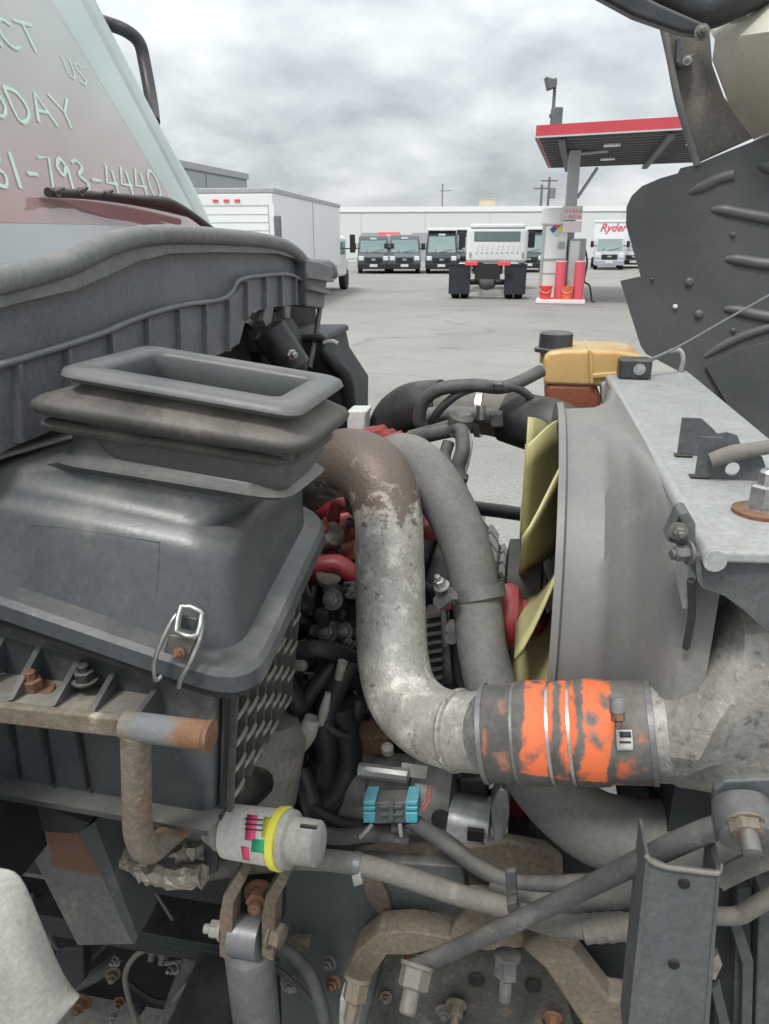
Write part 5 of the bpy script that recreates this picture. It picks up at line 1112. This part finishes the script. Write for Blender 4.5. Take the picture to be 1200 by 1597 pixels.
bolt('bolt', P(712, 1565, .89), (0, -1, -.2), .012, .02, 'brown_cast', FR); bolt('bolt', P(862, 1585, .89), (0, -1, -.2), .011, .02, 'rust', FR)
box('engine_mount', -.32, -.05, 1.0, 1.30, .66, .80, 'engine_block', FR, bevel=.02)
AX = empty('front_axle', V((-.47, 1.3, .45)), TR)
box('beam', -.53, -.41, .55, 2.1, .36, .46, 'frame_dark', AX, bevel=.02)
for k in range(3): box('leaf', -1.25 + .14 * k, .40 - .14 * k, .93, 1.01, .47 - .017 * k - .001, .486 - .017 * k, 'frame_dark', AX, bevel=.003)
for k in range(3): box('leaf', -1.25 + .14 * k, .40 - .14 * k, 1.70, 1.78, .47 - .017 * k - .001, .486 - .017 * k, 'frame_dark', AX, bevel=.003)
box('gearbox', -2.4, -.76, 1.12, 1.55, .40, .95, 'engine_block', AX, bevel=.06, seg=4)
pslab('shade_sheet', [(-150, 1380), (470, 1400), (480, 1700), (-150, 1700)], 1.12, .006, 'void_black', AX)  # dark sheets added behind the chassis to stand in for shade
pslab('shade_sheet', [(480, 1600), (1250, 1560), (1250, 1900), (480, 1900)], 1.05, .006, 'void_black', AX)
pslab('shade_sheet', [(825, 1325), (1300, 1250), (1300, 1660), (880, 1660)], 1.14, .006, 'frame_dark', AX)
# shock absorber
SA = part('shock_absorber', 395, 1500, .76, 'dusty grey shock absorber in its clevis')
s_a, s_b = P(386, 1458, .765), P(408, 1660, .775); sa = (s_b - s_a).normalized()
lathe('eye', [(-.024, .026), (-.022, .031), (.022, .031), (.024, .026)], s_a, (1, 0, 0), 'bushing_blue', SA, n=28)
lathe('tube', [(.022, .020), (.03, .034), (.036, .0365), (.30, .0365)], s_a, sa, 'shock_body', SA, n=28)
def cheek(px0, x, mat, nm): 
    a = [(px0 - 2, 1398), (px0 + 22, 1360), (px0 + 34, 1372), (px0 + 14, 1410), (px0 + 10, 1500), (px0 - 8, 1492), (px0 - 8, 1430)]
    pslab(nm, a, .745, .035, mat, SA, bevel=.002)
cheek(350, 0, 'rust_tube', 'clevis_cheek'); cheek(416, 0, 'brown_cast', 'clevis_cheek')
pslab('clevis_back', [(362, 1375), (440, 1370), (440, 1440), (360, 1440)], .80, .02, 'frame_dark', SA)
bolt('bolt', P(408, 1394, .775), (0, -1, .1), .017, .02, 'rust', SA)
bolt('nut', P(346, 1450, .76), (-1, -.1, 0), .013, .016, 'silver_part', SA, washer=1.2); bolt('bolt_head', P(424, 1455, .755), (1, -.2, 0), .018, .018, 'brown_cast', SA, washer=1.2, stud=0)
pslab('tab', [(455, 1468), (483, 1464), (482, 1484), (456, 1484)], .88, .012, 'rust_tube', SA, bevel=.002)
def cable2(name, a, r_, mat, label=None, n=10, res=6, parent=TR): return tube(name, pts(*a), r_, mat, parent, n=n, res=res, label=label)
cable2('hose', ((425, 1480, .84), (450, 1485, .84), (480, 1515, .84), (498, 1555, .84), (512, 1620, .84)), .0115, 'loom')
cable2('wiring', ((432, 1510, .86), (462, 1535, .86), (498, 1575, .86)), .005, 'loom')
# long tan hose and its ties
cable2('fuel_hose', ((280, 1362, .80), (330, 1356, .80), (400, 1346, .80), (480, 1340, .80), (560, 1348, .80), (640, 1370, .80), (720, 1397, .80), (790, 1416, .79), (850, 1438, .78), (920, 1446, .77), (1010, 1440, .77)), .0150, 'hose_tan', 'long tan hose running along the chassis rail', n=16)
lathe('hose_ferrule', [(-.035, .013), (-.032, .019), (-.02, .0175), (-.015, .019), (-.005, .0175), (.0, .019), (.012, .0175), (.018, .019), (.03, .013)], P(950, 1446, .77), P(1000, 1441, .77) - P(920, 1447, .77), 'hose_tan', TR, n=20)
def tie(px, py, dx, dy, v, r_, mat='strut_black'):
    c_ = P(px, py, v); ax = P(px + dx, py + dy, v) - c_; return lathe('cable_tie', [(-.005, r_ * .98), (-.005, r_ * 1.12), (.005, r_ * 1.12), (.005, r_ * .98)], c_, ax, mat, TR, n=20)
tie(557, 1348, 80, 16, .80, .0155, 'clamp_band'); pslab('cable_tie', [(788, 1360), (806, 1358), (809, 1422), (791, 1424)], .765, .01, 'loom', TR, bevel=.004)
pslab('tie_head', [(548, 1368), (562, 1364), (566, 1380), (552, 1384)], .78, .012, 'silver_part', TR, bevel=.002)
pslab('tie_head', [(790, 1410), (806, 1406), (808, 1424), (792, 1426)], .75, .014, 'loom', TR, bevel=.003)
# blue-locked connector and its cables
BC = part('connector', 608, 1268, .86, 'grey wiring connector with bright blue locks at both ends')
pslab('shell', [(582, 1252), (640, 1252), (641, 1284), (582, 1286)], .86, .03, 'connector_grey', BC, bevel=.003)
for px in (566, 632):
    for y0_, y1_ in ((1250, 1257), (1259, 1265), (1268, 1284)):
        pslab('lock', [(px, y0_), (px + 20, y0_), (px + 19, y1_), (px + 1, y1_)], .856, .034, 'blue_lock', BC, bevel=.002)
for y0_ in (1258, 1270): pslab('rib', [(592, y0_), (628, y0_ - 1), (628, y0_ + 3), (592, y0_ + 4)], .855, .006, 'bracket_slate', BC, bevel=.001)
pslab('latch', [(606, 1256), (614, 1256), (614, 1280), (606, 1280)], .853, .008, 'connector_grey', BC, bevel=.001)
cable2('harness', ((640, 1278, .87), (690, 1312, .87), (745, 1352, .86), (800, 1376, .85), (860, 1378, .84), (930, 1374, .83), (1020, 1356, .82)), .0120, 'loom', n=12)
cable2('harness', ((610, 1288, .88), (680, 1300, .89), (735, 1340, .88), (790, 1372, .87)), .0100, 'loom', n=10)
cable2('harness', ((770, 1372, .86), (830, 1400, .84), (900, 1408, .82), (960, 1398, .80), (1020, 1380, .79)), .0190, 'loom', n=14)
cable2('harness', ((490, 1300, .90), (530, 1305, .90), (580, 1300, .90), (640, 1305, .90)), .013, 'loom', n=10)
cable2('harness', ((490, 1262, .93), (530, 1282, .92), (570, 1288, .91)), .010, 'loom_black', n=10)
for dx in (0, 6): cable2('thin_wire', ((668 + dx, 1225, .90), (664 + dx, 1248, .88), (654 + dx, 1264, .865)), .0016, 'engine_pink', n=6)
cable2('clip_tail', ((580, 1286, .86), (572, 1296, .86), (562, 1306, .86)), .003, 'silver_part', n=6); cable2('clip_tail', ((624, 1286, .86), (626, 1304, .86)), .003, 'silver_part', n=6, res=1)
# filter indicator canister with a coloured label
FI = part('filter_indicator', 420, 1305, .72, 'white filter indicator canister with pink, green and yellow label')
f0_, f1_ = P(330, 1292, .735), P(500, 1316, .715); fa = (f1_ - f0_).normalized(); fl_ = (f1_ - f0_).length
def fs_(px): return (px - 330) / 170 * fl_
fr_ = .0345
lathe('neck', [(fs_(325), .018), (fs_(340), .024), (fs_(345), .027), (fs_(356), .026), (fs_(362), .034)], f0_, fa, 'silver_part', FI, n=24)
lathe('body', [(fs_(360), .034), (fs_(368), fr_), (fs_(434), fr_ * 1.02), (fs_(438), fr_ * .96)], f0_, fa, 'label_white', FI, n=36)
lathe('ring', [(fs_(436), fr_ * 1.0), (fs_(437), fr_ * 1.14), (fs_(446), fr_ * 1.16), (fs_(449), fr_ * 1.0)], f0_, fa, 'label_yellow', FI, n=36)
lathe('ring', [(fs_(449), fr_ * .98), (fs_(450), fr_ * 1.10), (fs_(458), fr_ * 1.05), (fs_(462), fr_ * .8)], f0_, fa, 'silver_part', FI, n=36)
lathe('end_cap', [(fs_(460), .029), (fs_(496), .028), (fs_(498), .025)], f0_, fa, 'silver_part', FI, n=30)
def oncyl(px, py, p0, ax, r_):
    o, dd = C0 - p0, ray(px, py).normalized(); o2 = o - ax * o.dot(ax); d2 = dd - ax * dd.dot(ax)
    A_, B_, C_ = d2.dot(d2), 2 * o2.dot(d2), o2.dot(o2) - r_ * r_; return C0 + dd * ((-B_ - math.sqrt(max(0, B_ * B_ - 4 * A_ * C_))) / (2 * A_))
def cpatch(name, pxs, r_, mat, parent, n=6):
    (ax_, ay_), (bx_, by_), (cx_, cy_), (dx_, dy_) = pxs; L_, R_ = [], []
    for i in range(n + 1):
        t = i / n; L_.append(oncyl(ax_ + (dx_ - ax_) * t, ay_ + (dy_ - ay_) * t, f0_, fa, r_)); R_.append(oncyl(bx_ + (cx_ - bx_) * t, by_ + (cy_ - by_) * t, f0_, fa, r_))
    mk(name, L_ + R_, [(i, i + 1, n + 2 + i, n + 1 + i) for i in range(n)], mat, parent, smooth=180, solid=.0006)
q1 = fr_ * 1.025
cpatch('label_stripe', [(386, 1270), (402, 1272), (398, 1312), (382, 1310)], q1, 'label_pink', FI); cpatch('label_stripe', [(376, 1320), (388, 1322), (390, 1342), (379, 1340)], q1, 'label_pink', FI)
cpatch('label_block', [(394, 1308), (424, 1312), (422, 1332), (392, 1328)], q1, 'label_green', FI); cpatch('label_block', [(412, 1274), (432, 1276), (430, 1308), (408, 1305)], q1, 'label_yellow', FI); cpatch('label_block', [(410, 1332), (420, 1333), (421, 1346), (412, 1345)], q1, 'label_yellow', FI)
for y_ in (1276, 1284, 1292): cpatch('label_print', [(382, y_), (410, y_ + 2), (410, y_ + 4), (382, y_ + 2)], fr_ * 1.04, 'print_dark', FI, 2)
pslab('cap_slot', [(468, 1288), (494, 1291), (494, 1294), (468, 1291)], .683, .004, 'void_black', FI)
pslab('strap', [(318, 1312), (340, 1308), (338, 1362), (318, 1368)], .745, .008, 'strut_black', FI, bevel=.002)
tube('inlet_pipe', pts((250, 1278, .77), (300, 1292, .76), (340, 1294, .745)), .014, 'loom', FI, n=12)
tube('elbow', pts((345, 1250, .80), (375, 1235, .82), (400, 1215, .86)), .030, 'void_black', FI, n=16)
# crumpled foil-wrapped line
FO = part('foil_wrap', 240, 1345, .72, 'crumpled silver foil heat wrap under the air cleaner')
def foil(a, r_, seed):
    vs, fs = tubev(pts(*a), r_, 9, 4); rn = random.Random(seed); vs = [v + V((rn.uniform(-1, 1), rn.uniform(-1, 1), rn.uniform(-1, 1))) * .0042 for v in vs]; mk('foil', vs, fs, 'foil', FO)
foil(((150, 1285, .76), (175, 1322, .75), (205, 1352, .74), (235, 1366, .735)), .009, 1); foil(((232, 1364, .735), (270, 1368, .73), (316, 1366, .725)), .014, 2); foil(((276, 1334, .75), (300, 1326, .75), (322, 1330, .75)), .011, 4)
# tilted channel bracket with a rusty window
TC = part('step_bracket', 120, 1370, .73, 'tilted grey channel bracket with a rusted patch')
MR = zone_mat('bracket_rusted', dict(c=(.12, .125, .125), c2=(.165, .165, .16), sc=9, rough=.7, bump=.25, spots=[((.24, .225, .19), 8, .56, .2)]), [(2, .035, .2, .006, .03, 26, (.15, .078, .05), 0, -.035, .2)], .7, 0, .25, 90)
pslab('face', [(30, 1294), (122, 1300), (160, 1368), (208, 1472), (122, 1474)], .72, .005, MR, TC)
pslab('flange', [(122, 1299), (148, 1282), (215, 1460), (210, 1474), (160, 1368)], .718, .06, 'frame_paint', TC); pslab('top_flange', [(27, 1292), (52, 1252), (140, 1284), (122, 1300)], .716, .05, 'frame_dark', TC)
# pale fender corner in the lower left
FE = part('fender_corner', 60, 1480, .5, 'pale dusty fender corner in the lower left')
va_ = [P(-60, 1345, .50), P(28, 1352, .50), P(44, 1372, .505), P(106, 1545, .52), P(140, 1547, .515), P(100, 1580, .49), P(62, 1640, .46), P(40, 1500, .465), P(0, 1432, .47), P(-60, 1400, .47), P(-60, 1640, .44)]
mk('skin', va_, [(0, 1, 2, 8, 9), (2, 3, 7, 8), (3, 4, 5, 6, 7), (9, 8, 7, 6, 10)], 'fender_pale', FE, solid=.010, sub=2, smooth=180)
# dark steering linkage in the shade
ST = part('steering_linkage', 260, 1520, .98, 'dirty steering linkage in the shade under the rail')
tube('drag_link', pts((312, 1470, 1.02), (288, 1530, 1.0), (262, 1600, .97), (240, 1660, .95)), [.020, .022, .020, .020], 'loom', ST, n=14)
tube('arm', pts((215, 1462, 1.0), (260, 1466, 1.0), (310, 1462, 1.0)), .014, 'loom', ST, n=12)
for px, py in ((242, 1472), (258, 1478), (298, 1470)): bolt('joint', P(px, py, .975), (0, -.7, -.6), .012, .018, 'shock_body', ST)
tube('brake_line', pts((240, 1476, .96), (212, 1490, .95), (196, 1520, .94), (202, 1560, .93), (222, 1620, .92)), .0055, 'hose_tan', ST, n=8)
for px, py in ((330, 1580), (130, 1560)): bolt('hub_bolt', P(px, py, 1.08), (0, -1, 0), .016, .02, 'rust', ST)
tube('rear_hose', pts((315, 1452, .98), (330, 1478, .96), (352, 1490, .94)), .011, 'loom', ST)
tube('bracket_edge', pts((-40, 1262, .86), (20, 1270, .86), (32, 1300, .86), (10, 1330, .87)), .016, 'loom_black', ST)
pslab('dark_bracket', [(90, 1480), (130, 1478), (132, 1530), (100, 1560), (70, 1530)], .96, .03, 'frame_dark', ST, bevel=.005)
# brown cast suspension bracket and studs
CB = part('cast_bracket', 800, 1480, .83, 'brown rusty cast suspension bracket with large opening')
pslab('arm', [(538, 1520), (556, 1484), (590, 1456), (640, 1453), (700, 1463), (711, 1437), (728, 1416), (762, 1415), (800, 1430), (880, 1436), (884, 1472), (760, 1484), (700, 1476), (640, 1490), (604, 1490), (576, 1530), (548, 1542)], .85, .045, 'brown_cast', CB, bevel=.003, seg=2)
pslab('leg', [(812, 1478), (862, 1446), (1000, 1440), (1002, 1462), (908, 1466), (893, 1484), (952, 1560), (985, 1565), (985, 1640), (935, 1640), (850, 1512)], .80, .04, 'brown_cast', CB, bevel=.006, seg=3)
pslab('inner_web', [(905, 1470), (1000, 1470), (1000, 1570), (955, 1562), (898, 1490)], .86, .006, 'frame_dark', CB)
bolt('stud', P(560, 1520, .81), (-.1, -.5, -.8), .019, .035, 'brown_cast', CB, washer=1.15, stud=.9)
bolt('stud', P(652, 1503, .765), (-.12, -.75, -.6), .022, .030, 'hose_tan', CB, washer=1.1, stud=1.0)
bolt('stud', P(792, 1488, .77), (.0, -.35, -.95), .017, .030, 'loom', CB, washer=1.1, stud=1.1)
pslab('clip', [(530, 1558), (562, 1560), (558, 1605), (528, 1605)], .79, .03, 'silver_part', CB, bevel=.003); pslab('clip_window', [(539, 1578), (552, 1579), (550, 1592), (538, 1592)], .788, .003, 'void_black', CB)
cable2('sway_rod', ((640, 1512, .775), (700, 1485, .77), (800, 1440, .735), (900, 1392, .705), (1000, 1342, .67), (1080, 1305, .655), (1125, 1288, .65)), [.0125, .0125, .012, .012, .0122, .0125, .012], 'loom', 'long grey sway rod crossing in front of the chassis', n=16)
# upright channel post and pivot
PO = part('channel_post', 1055, 1470, .62, 'upright slate grey steel channel post')
pslab('web', [(1012, 1340), (1040, 1352), (1120, 1362), (1096, 1640), (982, 1640)], .62, .006, 'bracket_slate', PO, bevel=.0015)
pslab('flange', [(1008, 1336), (1014, 1340), (985, 1640), (976, 1640)], .619, .055, 'bracket_slate', PO); pslab('flange', [(1119, 1360), (1125, 1346), (1103, 1640), (1095, 1640)], .619, .055, 'bracket_slate', PO)
tube('cut_edge', pts((1009, 1335, .618), (1018, 1345, .618), (1042, 1353, .618), (1080, 1358, .618), (1112, 1362, .618), (1121, 1360, .62), (1124, 1346, .625)), .0028, 'hose_tan', PO, n=8, res=3)
for px, py in ((1067, 1377), (1051, 1503)): lathe('hole', [(0, .0058), (.002, .0058), (.0025, .004)], P(px, py, .6195), (0, -1, 0), 'void_black', PO, n=14)
PV = part('hood_pivot', 1158, 1265, .63, 'rubber hood pivot bushing with a rusty nut')
pslab('plate', [(1112, 1262), (1114, 1232), (1130, 1218), (1280, 1212), (1280, 1300), (1215, 1322), (1150, 1318), (1122, 1292)], .655, .012, 'bracket_slate', PV, bevel=.003)
lathe('bushing', [(-.006, .0275), (.006, .029), (.022, .0285), (.028, .024)], P(1157, 1262, .65), (.02, -.9, -.35), 'bracket_slate', PV, n=32)
lathe('washer', [(.026, .026), (.030, .0265), (.033, .022)], P(1157, 1262, .65), (.02, -.9, -.35), 'shock_body', PV, n=28)
bolt('nut', P(1162, 1280, .622), (.02, -.9, -.35), .0155, .013, 'rust_tube', PV, washer=1.15, stud=0); lathe('stud', [(0, .009), (.024, .009), (.026, .006), (.027, .003)], P(1165, 1292, .612), (.02, -.9, -.35), 'steel_dirty', PV, n=16)
# odds and ends at the lower right
pslab('shade_panel', [(958, 1212), (1250, 1205), (1250, 1268), (968, 1268)], .92, .02, 'frame_dark', TR)  # dark slab put in for the shaded void below the cooler tank
cable2('flat_bar', ((1120, 1372, .70), (1160, 1352, .70), (1240, 1318, .70)), .0125, 'hose_tan', n=6, res=2)
cable2('coolant_line', ((1112, 1428, .72), (1150, 1428, .72), (1175, 1415, .72), (1240, 1375, .72)), .0105, 'hose_tan', n=12)
for x0_, x1_, v_, m_2 in ((1120, 1148, .80, 'frame_dark'), (1150, 1175, .78, 'frame_paint'), (1184, 1260, .76, 'frame_paint')): pslab('grille_upright', [(x0_, 1390), (x1_, 1385), (x1_ - 8, 1660), (x0_ - 8, 1660)], v_, .03, m_2, TR, bevel=.003)
pslab('brace_plate', [(1135, 1430), (1152, 1430), (1176, 1500), (1172, 1660), (1156, 1660), (1158, 1505)], .755, .01, 'frame_paint', TR, bevel=.002)
pslab('brace_plate', [(1110, 1545), (1124, 1535), (1150, 1640), (1136, 1660)], .76, .01, 'frame_paint', TR, bevel=.002)
pslab('foil_scrap', [(1108, 1500), (1120, 1488), (1127, 1505), (1116, 1528), (1104, 1526)], .74, .01, 'foil', TR)
pslab('bright_gap', [(847, 1252), (852, 1252), (853, 1290), (864, 1292), (862, 1316), (846, 1316)], 1.0, .006, 'white_part', TR); pslab('bright_gap', [(922, 1352), (944, 1352), (948, 1364), (922, 1364)], .98, .006, 'white_part', TR)  # white slivers added in place of bright ground seen through gaps

# ------------------------------------------------------------------ hood tipped forward
HO = part('hood', 1120, 300, 2.0, 'tipped hood seen from inside, with black wheel-well liner')
def vv(px): return 2.06 - (px - 970) * .0004
ol = [(978, 322), (986, 305), (1002, 290), (1030, 278), (1058, 270), (1062, 262), (1085, 257), (1140, 234), (1200, 211), (1340, 155), (1340, 800), (1200, 690), (1140, 640), (1070, 585), (1008, 552), (1000, 540), (984, 490), (968, 438), (1000, 431), (988, 390), (977, 350)]
slab('wheel_liner', [P(a, b, vv(a)) for a, b in ol], (0, .008, 0), 'hood_liner', HO, label='black ribbed wheel-well liner')
def rib(a, r_=.020, fl_2=.6): tube('liner_rib', [P(x, y, vv(x) + .003) for x, y in a], [r_ * .55] + [r_] * (len(a) - 2) + [r_], 'hood_liner', HO, n=12, res=5)
rib(((1076, 301), (1095, 292), (1122, 279), (1146, 273)), .014); rib(((1110, 327), (1130, 328), (1160, 334), (1215, 344)), .014); rib(((1132, 404), (1150, 405), (1180, 410), (1220, 415)), .014); rib(((1130, 482), (1150, 484), (1180, 491), (1220, 498)), .014); rib(((1184, 258), (1200, 262), (1225, 268)), .014)
rib(((1100, 556), (1130, 538), (1165, 522), (1220, 505)), .012)
wl = []
for i, (x, y) in enumerate(((1095, 575), (1102, 530), (1118, 480), (1122, 430), (1110, 380), (1090, 330))): wl.append(P(x, y, vv(x) - .001))
slab('inner_bowl', [P(a, b, vv(a) - .012) for a, b in ((1100, 570), (1150, 545), (1230, 525), (1340, 515), (1340, 795), (1200, 688), (1140, 640))], (0, .006, 0), 'hood_liner', HO)
for px, py, m_3, r_ in ((1017, 435, 'hood_liner', .004), (1053, 478, 'white_part', .006), (1075, 440, 'hood_liner', .011), (1090, 490, 'hood_liner', .011), (1143, 366, 'hood_liner', .006), (1143, 515, 'hood_liner', .006)):  # the white one stands in for a hole with bright background behind
    lathe('clip', [(-.002, r_), (.006, r_), (.010, r_ * .5)], P(px, py, vv(px)), (0, -1, 0), m_3, HO, n=14)  # liner clips, and the white stand-in for the bright hole
pslab('side_wall', [(1034, 46), (1070, 40), (1108, 50), (1112, 100), (1130, 150), (1178, 214), (1085, 256), (1060, 165)], 2.02, .03, 'hood_edge', HO, bevel=.004)
tube('side_bead', pts((1034, 40, 2.01), (1045, 90, 2.01), (1060, 165, 2.01), (1088, 258, 2.01)), .008, 'seal_rubber', HO, n=8)
vtan = [P(a, b, v) for a, b, v in ((1090, 22, 1.98), (1118, 10, 1.96), (1200, -20, 1.90), (1360, -80, 1.75), (1360, 30, 1.70), (1360, 160, 1.76), (1200, 205, 1.90), (1178, 216, 1.96), (1142, 168, 1.97), (1114, 92, 1.97), (1118, 62, 1.92), (1200, 50, 1.80))]
mk('inner_skin', vtan, [(0, 1, 2, 11, 10), (2, 3, 4, 11), (10, 11, 8, 9), (11, 4, 5, 6, 7, 8)], 'hood_tan', HO, solid=.01, smooth=20, label='tan inner skin of the hood')
pslab('strut_arm', [(918, -14), (962, -30), (1030, 5), (1106, 38), (1104, 54), (1062, 50), (988, 24)], 1.78, .04, 'strut_black', HO, bevel=.008, seg=3, label='black folding strut arm')
tube('rolled_seal', pts((1010, -30, 1.86), (1060, 0, 1.86), (1100, 14, 1.86), (1150, -5, 1.86), (1200, -30, 1.86)), .038, 'strut_black', HO, n=14)
bolt('hinge_bolt', P(1095, 50, 1.77), (0, -1, 0), .010, .012, 'steel_dirty', HO)
pslab('catch', [(1056, 58), (1062, 54), (1070, 88), (1084, 82), (1080, 98), (1064, 106), (1056, 98)], 1.99, .03, 'bracket_slate', HO, bevel=.004); bolt('catch_screw', P(1072, 94, 1.985), (0, -1, 0), .007, .01, 'steel_clean', HO)

# ------------------------------------------------------------------ more small gear in the engine bay and on the frame
CL = part('hose_cluster', 640, 1300, 1.0, 'dirty small hoses and fittings low in the engine bay')
rn = random.Random(11)
def clutter(n, x0, x1, y0, y1, v0, v1, rad, mats, spread=40):
    for _ in range(n):
        x, y, v = rn.uniform(x0, x1), rn.uniform(y0, y1), rn.uniform(v0, v1); ang = rn.uniform(0, 6.28); a = []
        for j in range(4):
            a.append(P(x, y, v)); ang += rn.uniform(-.8, .8); x += math.cos(ang) * spread; y += math.sin(ang) * spread; v += rn.uniform(-.02, .02)
        tube('small_hose', a, rn.choice(rad), rn.choice(mats), CL, n=7, res=4)
clutter(14, 455, 560, 900, 1180, 1.08, 1.2, (.005, .008, .012), ('loom_black', 'loom_black', 'loom', 'engine_block'))
clutter(12, 520, 830, 1180, 1330, 1.03, 1.14, (.005, .009, .012), ('loom_black', 'loom', 'engine_block'), 45)
clutter(10, 0, 330, 1290, 1560, .98, 1.08, (.006, .010, .014), ('loom_black', 'loom', 'frame_dark'), 50)
clutter(8, 900, 1180, 1230, 1560, .92, 1.05, (.006, .010), ('loom_black', 'loom'), 50)
clutter(7, 660, 790, 880, 1060, 1.14, 1.22, (.006, .010), ('loom_black', 'engine_block', 'loom'), 26)
clutter(26, 450, 560, 890, 1230, 1.00, 1.10, (.0025, .0035, .005), ('loom_black', 'loom_black', 'loom', 'connector_grey', 'hose_tan'), 30)
clutter(14, 540, 830, 1220, 1330, .98, 1.08, (.0025, .004), ('loom_black', 'loom', 'hose_tan'), 40)
clutter(12, 20, 330, 1300, 1580, .92, 1.02, (.003, .005), ('loom_black', 'loom', 'hose_tan'), 45)
clutter(8, 490, 570, 790, 890, 1.16, 1.22, (.004, .007), ('engine_red', 'engine_pink', 'loom_black'), 22)
for _ in range(44):
    x, y, v, m_ = *rn.choice(((rn.uniform(470, 555), rn.uniform(920, 1180), 1.10), (rn.uniform(560, 800), rn.uniform(1200, 1310), 1.02), (rn.uniform(0, 320), rn.uniform(1400, 1580), 1.0), (rn.uniform(445, 700), rn.uniform(1440, 1590), .89))), rn.choice(('rust', 'brown_cast', 'engine_grey', 'steel_dirty', 'frame_dark'))
    bolt('small_bolt', P(x, y, v), (rn.uniform(-.4, .4), -1, rn.uniform(-.2, .6)), rn.uniform(.006, .012), rn.uniform(.008, .016), m_, CL)
for _ in range(10):
    x, y, v = *rn.choice(((rn.uniform(465, 545), rn.uniform(920, 1160)), (rn.uniform(560, 800), rn.uniform(1210, 1310)))), rn.uniform(1.06, 1.16)
    w_, h_ = rn.uniform(10, 26), rn.uniform(10, 24); pslab('small_connector', [(x, y), (x + w_, y + rn.uniform(-6, 6)), (x + w_, y + h_), (x + 2, y + h_)], v, .02, rn.choice(('connector_grey', 'loom_black', 'engine_block')), CL, bevel=.003)
